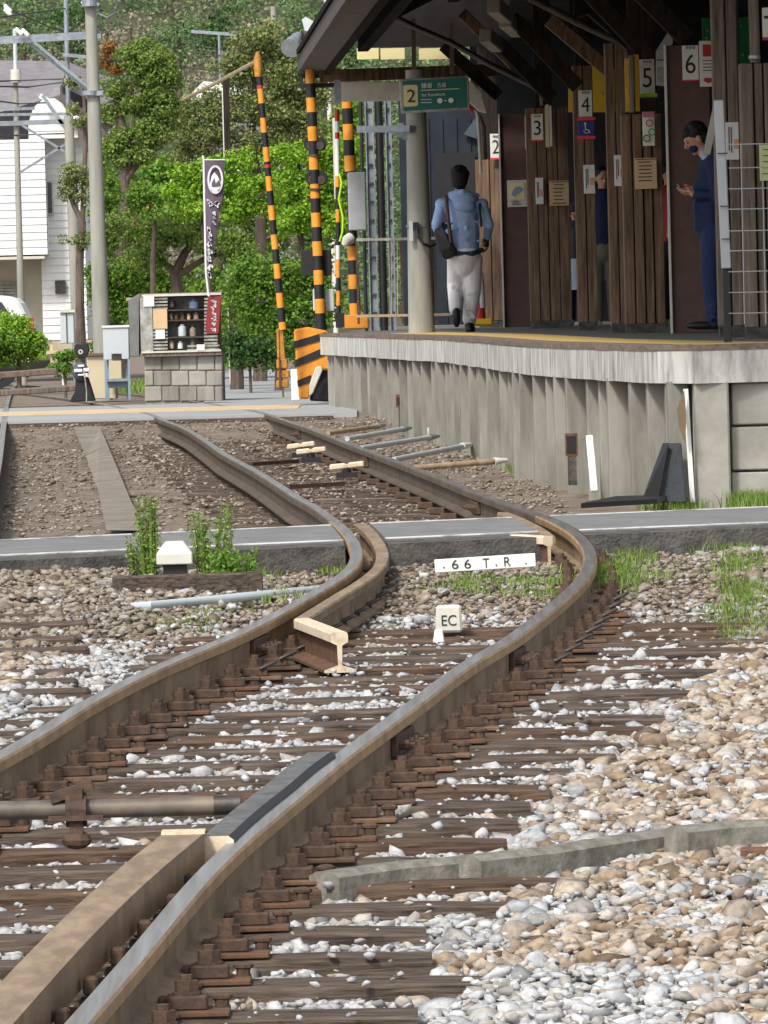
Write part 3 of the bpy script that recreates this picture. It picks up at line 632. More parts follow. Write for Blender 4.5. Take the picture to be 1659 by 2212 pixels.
# strips, mat and pole leaning at the corner
t = thing('plastic_strip', 'tall white plastic strip on the corner of the platform wall', 'strip', P(1487, 1080, 41.9))
b = MB(); b.bar(P(1481, 840, 41.95), P(1496, 1085, 41.95), .03, .02, (0, -1, 0)); b.build('strip_body', M['white'], t)
b = MB(); b.add([P(1478, 842, 41.9), P(1462, 885, 41.7), P(1468, 925, 41.8), P(1480, 960, 41.9), P(1483, 900, 41.95), P(1466, 884, 41.76)], [(0, 1, 2, 3, 4), (0, 5, 1)]); b.build('torn_flap', M['poster_tan'], t)
t = thing('rubber_mat', 'dark rubber mat leaning against the platform wall at its corner', 'mat', P(1440, 1080, 42.0))
b = MB(); b.extr([P(1432, 958, 42.1), P(1472, 957, 42.1), P(1483, 1085, 41.7), P(1396, 1087, 41.6)], (0, .06, 0)); b.build('mat_body', M['rubber'], t, bevel=.008)
b = MB(); b.extr([P(1432, 957, 42.07), P(1445, 957, 42.0), P(1420, 1088, 41.5), P(1384, 1088, 41.5)], (0, .02, 0)); b.build('mat_fold', M['black'], t)
t = tag(MB().extr([G(1255, 1098, -.10), G(1420, 1088, -.10), G(1450, 1078, -.12), G(1330, 1082, -.12)], (0, 0, .03)).build('rubber_sheet', M['black']), 'flat black rubber sheet lying at the foot of the platform wall', 'rubber sheet')
t = tag(MB().bar(P(1273, 942, 45.6), P(1284, 1062, 45.3), .048, .03, (0, -1, 0)).build('white_stake', M['white'], bevel=.004), 'white stake standing against the ribbed platform wall', 'stake')
# ------------------------------------------------------------------ lettering
def text(body, x, y, hpx, Z, m_, parent, name='lettering', wpx=None, dy=-.003, align='CENTER', ang=0, local=False):
    c = bpy.data.curves.new('t', 'FONT'); c.body = body; c.align_x = 'LEFT'; o = bpy.data.objects.new('t', c); scn.collection.objects.link(o); bpy.context.view_layer.update()
    me = bpy.data.meshes.new_from_object(o.evaluated_get(bpy.context.evaluated_depsgraph_get())); bpy.data.objects.remove(o); bpy.data.curves.remove(c)
    n = len(me.vertices); V = np.zeros(n * 3); me.vertices.foreach_get('co', V); V = V.reshape(-1, 3)
    lo, hi = V.min(0), V.max(0); V -= (lo + hi) / 2; sy = hpx / S(Z) / (hi - lo)[1]; sx = sy if wpx is None else wpx / S(Z) / (hi - lo)[0]
    c0 = P(x, y, Z); a = ang; W = np.stack([V[:, 0] * sx * math.cos(a) - V[:, 1] * sy * math.sin(a) + c0.x, np.full(n, Z + dy), V[:, 0] * sx * math.sin(a) + V[:, 1] * sy * math.cos(a) + c0.z], 1) - np.array(origin(parent))
    me.vertices.foreach_set('co', W.astype(np.float32).ravel()); me.name = name; me.materials.clear(); me.update()
    return link(name, me, m_, parent)
def lines(name, x0, y0, x1, n, gap, Z, m_, parent, th=1.6, vertical=False):
    b = MB(); r_ = random.Random(int(x0 * 7 + y0))
    for i in range(n):
        if vertical: b.pbox(x0 + i * gap, y0 + r_.uniform(0, 3), x0 + i * gap + th, x1 - r_.uniform(0, 12), Z - .004, .002)
        else: b.pbox(x0 + r_.uniform(0, 3), y0 + i * gap, x1 - r_.uniform(0, (x1 - x0) * .3), y0 + i * gap + th, Z - .004, .002)
    return b.build(name, m_, parent)
# ------------------------------------------------------------------ platform roof and its timbers
WD = M['wood_dark']
Z1, Z2 = 78.5, 39.0
e1 = P(700, 152, Z1); sl_ = .036
def ev(y, off=0, up=0): return Vector((e1.x + (Z1 - y) * sl_ + off, y, e1.z + up))
roof = thing('platform_roof', 'dark timber canopy roof over the platform with heavy eave board', 'roof', (1.2, 60, 1.45))
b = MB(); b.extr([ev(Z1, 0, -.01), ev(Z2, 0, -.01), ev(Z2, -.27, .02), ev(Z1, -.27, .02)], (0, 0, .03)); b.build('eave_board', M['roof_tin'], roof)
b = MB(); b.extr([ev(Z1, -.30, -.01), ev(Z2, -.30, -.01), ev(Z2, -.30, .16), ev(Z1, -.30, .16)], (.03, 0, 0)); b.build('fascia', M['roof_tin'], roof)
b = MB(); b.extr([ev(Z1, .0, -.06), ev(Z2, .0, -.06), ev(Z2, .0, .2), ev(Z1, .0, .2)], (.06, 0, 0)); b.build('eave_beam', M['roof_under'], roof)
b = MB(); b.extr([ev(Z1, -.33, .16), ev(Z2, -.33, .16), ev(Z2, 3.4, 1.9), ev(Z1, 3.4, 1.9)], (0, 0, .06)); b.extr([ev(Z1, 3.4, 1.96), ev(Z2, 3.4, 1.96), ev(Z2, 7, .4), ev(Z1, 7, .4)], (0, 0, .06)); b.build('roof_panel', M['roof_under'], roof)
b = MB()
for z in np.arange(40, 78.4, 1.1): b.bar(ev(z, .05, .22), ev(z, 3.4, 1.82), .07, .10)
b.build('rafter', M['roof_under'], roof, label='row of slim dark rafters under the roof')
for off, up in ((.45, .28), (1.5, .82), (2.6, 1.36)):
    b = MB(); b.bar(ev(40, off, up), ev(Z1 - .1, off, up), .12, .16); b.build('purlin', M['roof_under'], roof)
b = MB(); b.ppoly([(646, 152), (672, 118), (705, 96), (712, 120), (708, 158), (690, 165), (672, 150)], 78.6, .05); b.build('gable_board', M['roof_tin'], roof)
b = MB(); b.bar(P(651, 160, 78.4), P(651, 190, 78.4), .04, .04); b.bar(P(648, 186, 78.4), P(726, 183, 78.4), .05, .05); b.build('bracket', M['black'], roof)
b = MB(); b.bar(P(690, 165, 78.4), P(1100, 150, 78.4), .1, .14); b.build('tie_beam', M['wood'], roof)
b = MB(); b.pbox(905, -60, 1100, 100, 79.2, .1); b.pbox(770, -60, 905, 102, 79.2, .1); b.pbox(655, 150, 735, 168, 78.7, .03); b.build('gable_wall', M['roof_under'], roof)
for x0, x1 in ((771, 818), (822, 874), (905, 975)):
    b = MB(); b.pbox(x0, 104, x1, 128, 79.15, .03); b.build('clerestory_pane', M['plate_yellow'], roof)
BR = [((1278, -10), (1378, 96), 58, .14, 'w'), ((1108, 40), (1245, 185), 66, .14, 'w'), ((1190, 46), (1312, 150), 62, .13, 'w'), ((1078, 92), (1190, 210), 72, .14, 'w'), ((1380, -20), (1480, 80), 55, .15, 'w'), ((960, 100), (1075, 205), 78, .14, 'w'), ((1000, 30), (1110, 140), 73, .12, 'w')]
for a, c, Z, w, _ in BR:
    o = MB().bar(P(*a, Z), P(*c, Z + .3), w, w, (0, 1, 0)).build('brace', M['wood'] if w < .14 else M['wood_dark'], roof, bevel=.006)
for x, y, Z in ((1106, 53, 66), (1062, 86, 70), (1080, 22, 64)):
    b = MB(); b.bar(P(x - 14, y - 10, Z - .2), P(x + 12, y + 12, Z + .2), .13, .15); b.build('beam_end', M['conc_light'], roof, bevel=.01)
for pts, Z in (([(830, 25), (900, 60), (975, 92), (1060, 140), (1150, 185), (1170, 200), (1173, 228)], 74), ([(1143, -5), (1240, 45), (1335, 90), (1352, 106), (1356, 132)], 60), ([(1240, 40), (1270, 30), (1350, 100)], 63)):
    t = thing('conduit', 'dark conduit pipe running down under the canopy, ending at y%d' % 0, 'conduit', P(*pts[-1], Z), 'conduits under the canopy')
    t['label'] = {74: 'long dark conduit sloping under the canopy towards the pillar numbered 3', 60: 'dark conduit sloping under the canopy towards the pillar numbered 5', 63: 'short thin conduit high under the canopy between the braces'}[Z]
    b = MB(); b.tube([P(x, y, Z) for x, y in pts], .032 if Z != 63 else .012, 8); b.build('pipe', M['dark_steel'], t, smooth=True)
# lamp tube fixtures and small pipes hanging from the roof
for x, y0, y1, Z in ((894, 40, 163, 77.5), (976, 50, 160, 77.5)):
    tag(MB().bar(P(x, y0, Z), P(x, y1, Z), .05, .05).build('hanger', M['wood_grey']), 'slim grey hanger rod above the %s end of the green sign' % ('left' if x < 900 else 'right'), 'hanger', 'hangers above the green sign')
# ------------------------------------------------------------------ wooden pillars
def pillar(x0, x1, y0, Z, label, m_='wood', nb=3, d=.3, ybot=None, name='wooden_pillar', yb0=None, base=True):
    a = P(x0, 700, Z); c = P(x1, 700, Z); zb = ptop(Z); zt = P((x0 + x1) / 2, y0, Z).z
    t = thing(name, label, 'pillar', ((a.x + c.x) / 2, Z, zb), 'wooden pillars of the station')
    r_ = random.Random(int(x0)); w = (c.x - a.x) / nb; fr = [r_.uniform(-.15, .15) for _ in range(nb + 1)]; fr[0] = fr[-1] = 0
    b = MB()
    for i in range(nb):
        xa = a.x + w * (i + fr[i]) + (.006 if i else 0); xb = a.x + w * (i + 1 + fr[i + 1]) - .006 * (i < nb - 1); q = r_.choice((0, .02, .035))
        b.box(xa, xb, Z + q, Z + d, zb + (.08 if base else 0), zt)
    b.build('boards', M[m_], t, bevel=.004)
    if base:
        b = MB(); b.box(a.x + .004, c.x - .004, Z + .008, Z + d - .01, zb - .01, zb + .08); b.build('stone_base', M['dark_asphalt'], t)
    return t
pA = pillar(1036, 1092, 344, 82, 'brown plank pillar under the number 2 sign', nb=2)
pA2 = pillar(1046, 1086, -40, 82.4, 'dark post rising behind the number 2 pillar to the roof', 'wood_dark', 1, .2)
pB0 = pillar(1089, 1150, 246, 80, 'dark red-brown flat panel pillar with a white picture poster', 'panel_red', 1, .12, base=False)
pB = pillar(1147, 1237, 232, 75, 'wide brown plank pillar under the number 3 sign', nb=4)
pB2 = pillar(1168, 1204, -40, 75.4, 'dark post rising above the number 3 pillar', 'wood_dark', 1, .2)
pC = pillar(1250, 1293, 141, 67, 'narrow brown plank pillar under the number 4 sign', 'wood', 2, .25)
pC2 = pillar(1256, 1292, -40, 67.4, 'dark post rising above the number 4 pillar', 'wood_dark', 1, .2)
pD1 = pillar(1321, 1362, 92, 60, 'brown post with a long poster, left of the number 5 pillar', 'wood', 2, .25)
pD = pillar(1353, 1439, 246, 59, 'wide brown plank pillar under the number 5 sign', 'wood', 4)
pD2 = pillar(1372, 1432, -40, 59.4, 'dark double post rising behind the number 5 sign', 'wood_dark', 2, .2)
pE = pillar(1452, 1545, 97, 57, 'tall dark red-brown panel pillar under the number 6 sign', 'panel_red', 1, .12, base=False)
pF = pillar(1554, 1606, -40, 50, 'grey-brown plank post right of the man in the suit', 'wood_grey', 2, .25)
pG = pillar(1612, 1690, 136, 47, 'wide grey-brown plank pillar at the right edge of the photo', 'wood_grey', 3, .25)
pG2 = pillar(1606, 1612, -40, 49, 'thin dark strip post in the gap by the right edge', 'wood_dark', 1, .05)
for nm, x0, y0, x1, y1, Z, par in (('white_edge', 1449, 96, 1453, 700, 56.98, pE), ('white_edge', 1087, 246, 1090, 702, 79.98, pB0)):
    a = P((x0 + x1) / 2, 690, Z); tz = P(x0, y0, Z).z; MB().box(a.x - .008, a.x + .008, Z - .02, Z + .1, ptop(Z), tz).build(nm, M['offwhite'], par)
# ------------------------------------------------------------------ station building behind the pillars
st = thing('station_building', 'dark station building seen in shadow behind the pillars', 'building', (3, 96, 1.4))
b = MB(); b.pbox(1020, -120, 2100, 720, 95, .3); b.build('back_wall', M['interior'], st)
b = MB(); b.box(6.6, 6.9, 44, 95.3, 1.2, 6.5); b.build('side_wall', M['interior'], st)  # unseen wall added so the gaps between the pillars stay dark
b = MB(); b.box(.9, 6.9, 78.9, 95.3, 5.6, 5.75); b.box(.62, 3.2, 90.0, 90.1, 1.2, 5.6) if 0 else None; b.build('shade_slab', M['interior'], st)  # unseen slab added to keep sky light off the back wall
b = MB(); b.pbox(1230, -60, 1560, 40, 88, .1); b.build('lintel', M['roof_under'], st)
pn = thing('dark_cladding', 'dark navy metal wall beyond the platform end, behind the concrete pole', 'wall', (.6, 88, 1.4))
b = MB(); b.pbox(866, 205, 1050, 702, 88, .2); b.build('wall_sheet', M['navy'], pn)
b = MB()
for x in (893, 930, 960, 990, 1020): b.pbox(x, 255, x + 2, 700, 87.98, .03)
b.build('seam', M['black'], pn)
b = MB(); b.ppoly([(1002, 290), (1030, 250), (1030, 300)], 87.9, .05); b.build('pale_panel', M['navy_light'], pn)
b = MB(); b.pbox(940, 330, 1028, 480, 87.9, .05); b.build('window', M['black'], pn)
# vertical pipes and cable racks left of the cladding
for x0, x1, y0, m_, nm, lb in ((781, 789, 215, 'black', 'downpipe', 'leftmost thin black downpipe beyond the platform end'), (793, 812, 215, 'galv', 'cable_rack', 'left pale metal cable rack beside the black downpipe'), (815, 832, 215, 'black', 'downpipe', 'thick black downpipe between the two cable racks'), (836, 850, 215, 'galv', 'cable_rack', 'right pale metal cable rack next to the navy wall')):
    Z = 81; a = P(x0, 450, Z); c = P(x1, 450, Z); zt = P(x0, y0, Z).z
    t = thing(nm, lb, nm.replace('_', ' '), ((a.x + c.x) / 2, Z, 1.4), 'pipes and racks at the platform end')
    b = MB()
    if nm == 'downpipe': b.cyl(((a.x + c.x) / 2, Z, 1.38), ((a.x + c.x) / 2, Z, zt), (c.x - a.x) / 2, n=14); b.build('pipe', M[m_], t, smooth=True)
    else:
        b.box(a.x, c.x, Z, Z + .02, 1.38, zt); b.box(a.x, a.x + .015, Z - .05, Z, 1.38, zt); b.box(c.x - .015, c.x, Z - .05, Z, 1.38, zt); b.build('rack_body', M[m_], t)
        b = MB()
        for z in np.arange(1.6, zt, .22): b.box(a.x, c.x, Z - .04, Z - .01, z, z + .02)
        b.build('clips', M['dark_steel'], t)
# white beam behind the green sign, grey bracket
t = thing('white_beam', 'off-white horizontal beam passing behind the green sign', 'beam', P(735, 200, 78.2))
b = MB(); b.ppoly([(736, 176), (1020, 176), (1040, 200), (1052, 245), (1035, 240), (1010, 216), (736, 219)], 78.0, .15); b.build('beam_body', M['offwhite'], t, bevel=.008)
b = MB(); b.pbox(722, 172, 736, 225, 78.0, .1); b.build('end_plate', M['galv'], t)
t = thing('pipe_bracket', 'blue-grey horizontal bracket fixed to the concrete pole below the sign', 'bracket', P(880, 278, 70.2))
b = MB(); b.bar(P(776, 279, 71), P(890, 278, 70), .06, .07); b.ppoly([(838, 284), (888, 284), (888, 303), (876, 303)], 70.1, .03); b.build('bracket_arm', M['galv'], t)
b = MB(); b.pbox(858, 266, 872, 275, 70.6, .05); b.build('junction_box', M['offwhite'], t)
t = thing('white_drainpipe', 'white drainpipe with red collar beside the number 2 pillar', 'pipe', P(1036, 380, 79))
b = MB(); b.tube([P(1008, 222, 79), P(1024, 232, 79), P(1032, 250, 79), P(1035, 300, 79), P(1039, 372, 79)], .018, 8); b.build('pipe', M['offwhite'], t, smooth=True)
b = MB(); b.cyl(P(1010, 229, 78.95), P(1022, 240, 78.95), .03); b.build('collar', M['red'], t)
b = MB(); b.tube([P(1020, 240, 79.1), P(1036, 252, 79.1), P(1044, 275, 79.1), P(1047, 345, 79.1)], .03, 8); b.build('dark_pipe', M['wood_grey'], t, smooth=True)
# concrete pole with the platform sign
zt = P(900, 150, 70).z; a = P(911, 712, 70)
cp = thing('concrete_pole', 'round pale concrete pole standing on the platform under the green sign', 'pole', (a.x, 70, ptop(70)))
b = MB(); b.cyl((a.x, 70.15, ptop(70) - .02), (a.x, 70.15, zt), .138, .098, 20); b.build('shaft', M['conc_pole'], cp, smooth=True)
b = MB(); b.cyl((a.x, 70.15, P(900, 490, 70).z), (a.x, 70.15, P(900, 486, 70).z), .135, n=20); b.build('band', M['galv'], cp)
b = MB(); b.pbox(884, 478, 892, 520, 69.95, .05); b.build('pale_box', M['cabinet'], cp)
b = MB(); b.pbox(892, 480, 905, 498, 69.95, .06); b.tube([P(900, 495, 69.95), P(903, 512, 69.92), P(915, 527, 69.9), P(930, 533, 69.95), P(940, 528, 70.1)], .016, 8); b.build('black_hose', M['black'], cp)
sg = thing('platform_sign', 'green platform 2 sign in grey frame on the concrete pole', 'sign', P(940, 205, 69.6))
def sp(u, v, Z=69.6):               # sign-local 0..1 to picture
    return (865 + 148 * u, 172 + 71 * v - 8 * u)
b = MB(); b.ppoly([(862, 171), (1012, 163), (1015, 236), (866, 245)], 69.6, .12); b.build('sign_frame', M['steel_pale'], sg, bevel=.008)
b = MB(); b.ppoly([(869, 175), (1007, 167), (1009, 232), (872, 240)], 69.59, .02); b.build('sign_face', M['sign_green'], sg)
b = MB(); b.ppoly([(871, 186), (874, 184), (899, 183), (902, 186), (903, 226), (900, 229), (875, 231), (872, 228)], 69.585, .01); b.build('number_plate', M['plate_yellow'], sg)
A_ = .03
text('2', 888, 207, 27, 69.575, M['ink'], sg, 'numeral', 17)
text('鎌倉', 922, 184.5, 12, 69.58, M['sign_white'], sg, 'lettering', 24, ang=A_)
text('方面', 954, 183.5, 10, 69.58, M['sign_white'], sg, 'lettering', 19, ang=A_)
text('for Kamakura', 936, 204, 7, 69.58, M['sign_white'], sg, 'lettering', 50, ang=A_)
b = MB(); b.ppoly([(909, 194.5), (992, 190.5), (992, 192.3), (909, 196.5)], 69.58, .004); b.build('divider_line', M['plate_yellow'], sg)
lines('small_lettering', 909, 214, 935, 2, 6.5, 69.58, M['cabinet'], sg, 2)
for x in (950, 974):
    b = MB(); c = P(x, 217.5 - (x - 950) * .03, 69.578); b.cyl(c, c + Vector((0, .004, 0)), .027, n=16); b.build('round_mark', M['sign_white'], sg)
b = MB(); b.ppoly([(960, 216.5), (965, 216.3), (965, 218), (960, 218.2)], 69.58, .004); b.build('dash', M['sign_white'], sg)
# railing behind the pole
t = thing('platform_railing', 'rusty thin railing at the far end of the platform', 'railing', P(830, 700, 77.5))
for y in (518, 683):
    b = MB(); b.bar(P(770, y, 77.5), P(975, y - 4, 77.5), .03, .03); b.build('rail_bar', M['steel_pale'] if y < 600 else M['pipe_cream'], t)
for x in (772, 868, 940): MB().bar(P(x - 2, 518, 77.5), P(x + 3, 700, 77.5), .028, .028).build('upright', M['rust'], t)
for x in (845, 858): MB().bar(P(x, 518, 77.5), P(x + 1, 683, 77.5), .012, .012).build('thin_bar', M['pipe_cream'], t)
# ------------------------------------------------------------------ signs and posters on the pillars
def board(name, label, cat, x0, y0, x1, y1, Z, m_, d=.02, grp='signs and posters on the pillars', cap=True):
    t = thing(name, label, cat, P((x0 + x1) / 2, y1, Z), grp); b = MB(); b.pbox(x0, y0, x1, y1, Z, d); b.build('board', M[m_], t, bevel=.002); return t
for n_, x0, y0, x1, y1, Z in (('2', 1059, 289, 1083, 341, 81.9), ('3', 1148, 246, 1173, 302, 74.9), ('4', 1250, 195, 1279, 252, 66.9), ('5', 1382, 128, 1414, 202, 58.8), ('6', 1474, 98, 1509, 172, 56.9)):
    t = board('number_sign', 'white stopping-position sign with black number %s on its pillar' % n_, 'sign', x0, y0, x1, y1, Z, 'sign_white')
    text(n_, (x0 + x1) / 2, y0 + (y1 - y0) * .54, (y1 - y0) * .56, Z, M['ink'], t, 'numeral', (x1 - x0) * .62)
    b = MB()
    for q in (.3, .5, .7): c = P(x0 + (x1 - x0) * q, y0 + 5, Z - .01); b.cyl(c, c + Vector((0, .01, 0)), .014, n=8)
    b.build('bolts', M['galv'], t)
    if n_ in '236': MB().pbox(x0, y1, x1, y1 + 3, Z, .02).build('red_rim', M['pink_neon'], t)
t = board('accessible_sign', 'blue sign with white wheelchair symbol under number 4, red bars above and below', 'sign', 1249, 262, 1284, 292, 66.88, 'sign_blue')
for y in (253, 293.5): MB().pbox(1247, y, 1286, y + 7, 66.87, .03).build('red_bar', M['pink_neon'], t)
b = MB(); c = P(1267, 282, 66.87); rr_ = .026
for i in range(9):
    a0 = math.pi * (.95 + i * .13); a1 = a0 + math.pi * .13; b.bar(c + Vector((math.cos(a0) * rr_, 0, math.sin(a0) * rr_)), c + Vector((math.cos(a1) * rr_, 0, math.sin(a1) * rr_)), .007, .007, (0, 1, 0))
for p0, p1 in (((1264, 269), (1265, 280)), ((1265, 280), (1272, 281)), ((1272, 281), (1275, 287))): b.bar(P(*p0, 66.87), P(*p1, 66.87), .01, .01, (0, 1, 0))
q = P(1264, 267, 66.87); b.cyl(q, q + Vector((0, .005, 0)), .012, n=10); b.build('wheelchair_symbol', M['white'], t)
t = board('green_marker', 'bright lime green bar fixed under the number 5 sign', 'marker', 1381, 202, 1420, 210, 58.75, 'lime', .04); MB().pbox(1381, 209.5, 1420, 211.5, 58.74, .045).build('lower_rim', M['board_green'], t)
t = board('station_poster', 'pink-topped white poster with round symbols under the number 5 sign', 'poster', 1388, 241, 1414, 315, 58.9, 'sign_white'); MB().pbox(1388, 241, 1414, 253, 58.88, .01).build('pink_band', M['poster_pink'], t)
for x, y, m_ in ((1403, 266, 'red'), (1408, 285, 'board_green'), (1397, 299, 'dark_steel')):
    b = MB(); c = P(x, y, 58.88)
    for i in range(12):
        a0 = 2 * math.pi * i / 12; a1 = 2 * math.pi * (i + 1) / 12; b.bar(c + Vector((math.cos(a0), 0, math.sin(a0))) * .028, c + Vector((math.cos(a1), 0, math.sin(a1))) * .028, .009, .004, (0, 1, 0))
    b.build('round_symbol', M[m_], t)
for lb, x0, y0, x1, y1, Z in (('narrow white notice with orange patch, leftmost of the narrow notices', 1157, 384, 1174, 441, 74.95), ('narrow white notice with orange patch on the number 4 pillar', 1261, 356, 1285, 418, 66.95), ('narrow white notice with orange patch on the post left of the number 5 pillar', 1327, 335, 1350, 402, 59.9), ('white notice with orange patch on the post right of the suited man', 1568, 264, 1600, 345, 49.9)):
    t = board('notice', lb, 'notice', x0, y0, x1, y1, Z, 'white'); w = x1 - x0; h_ = y1 - y0
    MB().pbox(x0 + w * .55, y0 + h_ * .45, x1 - 2, y0 + h_ * .7, Z - .004, .003).build('orange_patch', M['poster_orange'], t)
    lines('vertical_lettering', x0 + w * .18, y0 + h_ * .12, y0 + h_ * .85, 2, w * .16, Z, M['dark_steel'], t, w * .07, True)
t = board('picture_poster', 'white poster with a drawn picture on the red-brown panel near number 2', 'poster', 1096, 389, 1138, 447, 79.9, 'offwhite')
MB().pbox(1101, 395, 1133, 430, 79.89, .004).build('picture', M['plate_yellow'], t)
MB().ppoly([(1104, 420), (1112, 405), (1124, 402), (1131, 410), (1120, 418), (1110, 426)], 79.885, .003).build('drawing', M['bluegrey'], t); lines('lettering', 1103, 434, 1130, 3, 3.4, 79.89, M['dark_steel'], t, 1.3)
for lb, x0, y0, x1, y1, Z in (('tan paper poster with vertical writing on the number 3 pillar', 1187, 390, 1229, 444, 74.9), ('tan paper poster with vertical writing on the number 5 pillar', 1371, 341, 1419, 408, 58.9)):
    t = board('paper_poster', lb, 'poster', x0, y0, x1, y1, Z, 'poster_tan'); lines('writing', x0 + 7, y0 + 8, x1 - 6, 6, 8, Z, M['rust'], t, 2.2); MB().pbox(x0 + 2, y0 + 2, x1 - 2, y0 + 4, Z - .003, .003).build('border', M['rust'], t)
t = board('white_poster', 'white poster with red symbols beside the number 6 sign', 'poster', 1511, 88, 1546, 187, 56.85, 'sign_white'); MB().pbox(1518, 96, 1540, 122, 56.84, .003).build('red_square', M['red'], t); lines('lettering', 1517, 130, 1542, 4, 7, 56.85, M['dark_steel'], t, 2)
b = MB(); b.ppoly([(1522, 168), (1538, 168), (1541, 174), (1530, 180), (1519, 174)], 56.84, .003); b.build('red_emblem', M['red'], t)
t = thing('slanted_poster', 'pale slanted-top board between the number 5 sign and the red-brown panel', 'sign', P(1430, 187, 58.5), 'signs and posters on the pillars')
b = MB(); b.ppoly([(1417, 110), (1444, 68), (1453, 72), (1453, 95), (1446, 100), (1446, 187), (1417, 184)], 58.5, .02); b.build('board', M['grey_metal'], t); MB().pbox(1420, 145, 1442, 178, 58.48, .004).build('grey_print', M['steel_pale'], t); MB().pbox(1419, 128, 1445, 131, 58.48, .004).build('shelf_line', M['dark_steel'], t)
t = board('narrow_sign', 'thin pale sign post strip just left of the number 3 sign', 'sign', 1134, 251, 1146, 322, 75.2, 'cabinet'); MB().pbox(1136, 262, 1144, 315, 75.19, .003).build('inner_panel', M['offwhite'], t)
t = thing('tube_lamp', 'cream tube lamp hanging upright right of the number 3 sign', 'lamp', P(1185, 318, 74.8)); b = MB(); b.pbox(1178, 225, 1186, 318, 74.8, .05); b.build('lamp_body', M['plate_yellow'], t); MB().pbox(1187, 228, 1192, 316, 74.8, .04).build('tube', M['white'], t)
for lb, x0, y0, x1, y1, Z, pp in (('yellow slanted sign piece seen between the number 4 and 5 pillars', 0, 0, 0, 0, 84, [(1228, 168), (1262, 140), (1312, 148), (1362, 148), (1362, 242), (1228, 242)]),):
    t = thing('yellow_sign', lb, 'sign', P(1290, 240, Z)); MB().ppoly(pp, Z, .06).build('board', M['sign_yellow'], t); text('出口', 1290, 205, 12, Z, M['ink'], t, 'lettering', 26) if 0 else lines('lettering', 1298, 199, 1312, 2, 5, Z, M['ink'], t, 1)
t = thing('yellow_post', 'yellow painted post with a grey pipe left of the number 5 sign', 'post', P(1368, 242, 58.6)); MB().pbox(1350, 126, 1364, 240, 58.6, .04).build('left_plate', M['sign_yellow'], t); MB().pbox(1370, 118, 1381, 240, 58.6, .04).build('right_plate', M['sign_yellow'], t)
b = MB(); b.cyl(P(1364, 120, 58.5), P(1366, 243, 58.5), .028, n=10); b.build('pipe', M['wood_grey'], t)
t = thing('green_board', 'large green information board behind the number 6 pillar', 'sign', P(1570, 180, 70)); MB().pbox(1518, 38, 1618, 180, 70, .05).build('board', M['board_green'], t); r_ = random.Random(4); b = MB()
for i in range(26): x = r_.uniform(1522, 1610); y = r_.uniform(44, 170); b.pbox(x, y, x + r_.uniform(1, 5), y + r_.uniform(1, 5), 69.98, .01)
b.build('symbols', M['cabinet'], t)
t = thing('grey_pipe', 'grey upright pipe at the top right corner', 'pipe', P(1628, 135, 46.5)); b = MB(); b.cyl(P(1626, -40, 46.5), P(1631, 135, 46.5), .037, n=12); b.build('pipe', M['wood_grey'], t, smooth=True); b = MB(); b.cyl(P(1630, 120, 46.45), P(1630, 127, 46.45), .042); b.build('collar', M['galv'], t)
t = board('white_notice_board', 'white board with red foot at the top right edge', 'sign', 1647, 16, 1690, 86, 46.8, 'sign_white'); MB().pbox(1647, 80, 1690, 86, 46.79, .003).build('red_band', M['red'], t); MB().pbox(1650, 34, 1680, 40, 46.79, .003).build('dark_band', M['ink'], t)
t = board('lime_poster', 'pale yellow-green poster cut off by the right edge', 'poster', 1641, 312, 1690, 390, 46.9, 'poster_lime'); lines('writing', 1645, 322, 1685, 5, 13, 46.9, M['dark_steel'], t, 2)
# ------------------------------------------------------------------ fence at the platform corner
t = thing('mesh_fence', 'wire mesh fence on a black post with a pale sleeve, beside the suited man', 'fence', P(1571, 745, 43.5))
b = MB(); b.pbox(1563, 575, 1579, 744, 43.5, .05); b.build('post', M['black'], t, bevel=.004)
b = MB(); b.bar(P(1552, 216, 43.5), P(1569, 580, 43.5), .062, .05, (0, -1, 0)); b.build('sleeve', M['grey_metal'], t, bevel=.006)
b = MB()
for y in (330, 444, 515): b.pbox(1545 + (y - 216) * .045, y, 1567 + (y - 216) * .045, y + 2.4, 43.44, .01)
b.build('sleeve_joints', M['black'], t)
b = MB(); b.bar(P(1550, 222, 43.7), P(1527, 330, 43.9), .045, .04, (0, -1, 0)); b.build('stay', M['conc_pole'], t)
b = MB()
for y in (312, 363, 408, 452, 499, 542, 587, 632, 677): b.bar(P(1574, y, 43.4), P(1760, y - 4, 43.4), .006, .006)
for x in (1606, 1652, 1700): b.bar(P(x - 6, 312, 43.4), P(x + 2, 700, 43.4), .006, .006)
b.build('wire_mesh', M['clear'], t)
# ------------------------------------------------------------------ people
def remesh(b, name, m_, parent, vox=.012, it=2, label=None):
    o0 = origin(parent); me = bpy.data.meshes.new('t'); me.from_pydata([v - o0 for v in b.v], [], b.f)
    bm = bmesh.new(); bm.from_mesh(me); bmesh.ops.recalc_face_normals(bm, faces=bm.faces); bm.to_mesh(me); bm.free()
    o = bpy.data.objects.new('t', me); scn.collection.objects.link(o); r = o.modifiers.new('r', 'REMESH'); r.mode = 'VOXEL'; r.voxel_size = vox
    s_ = o.modifiers.new('s', 'SMOOTH'); s_.iterations = it; s_.factor = .5
    bpy.context.view_layer.update(); me2 = bpy.data.meshes.new_from_object(o.evaluated_get(bpy.context.evaluated_depsgraph_get())); bpy.data.objects.remove(o); me2.name = name
    return link(name, me2, m_, parent, True, label)
def limb(b, pts, rs):
    b.tube(pts, rs, 12)
    for p, r in zip(pts, rs): b.ell(p, r, r, r, 12, 8)
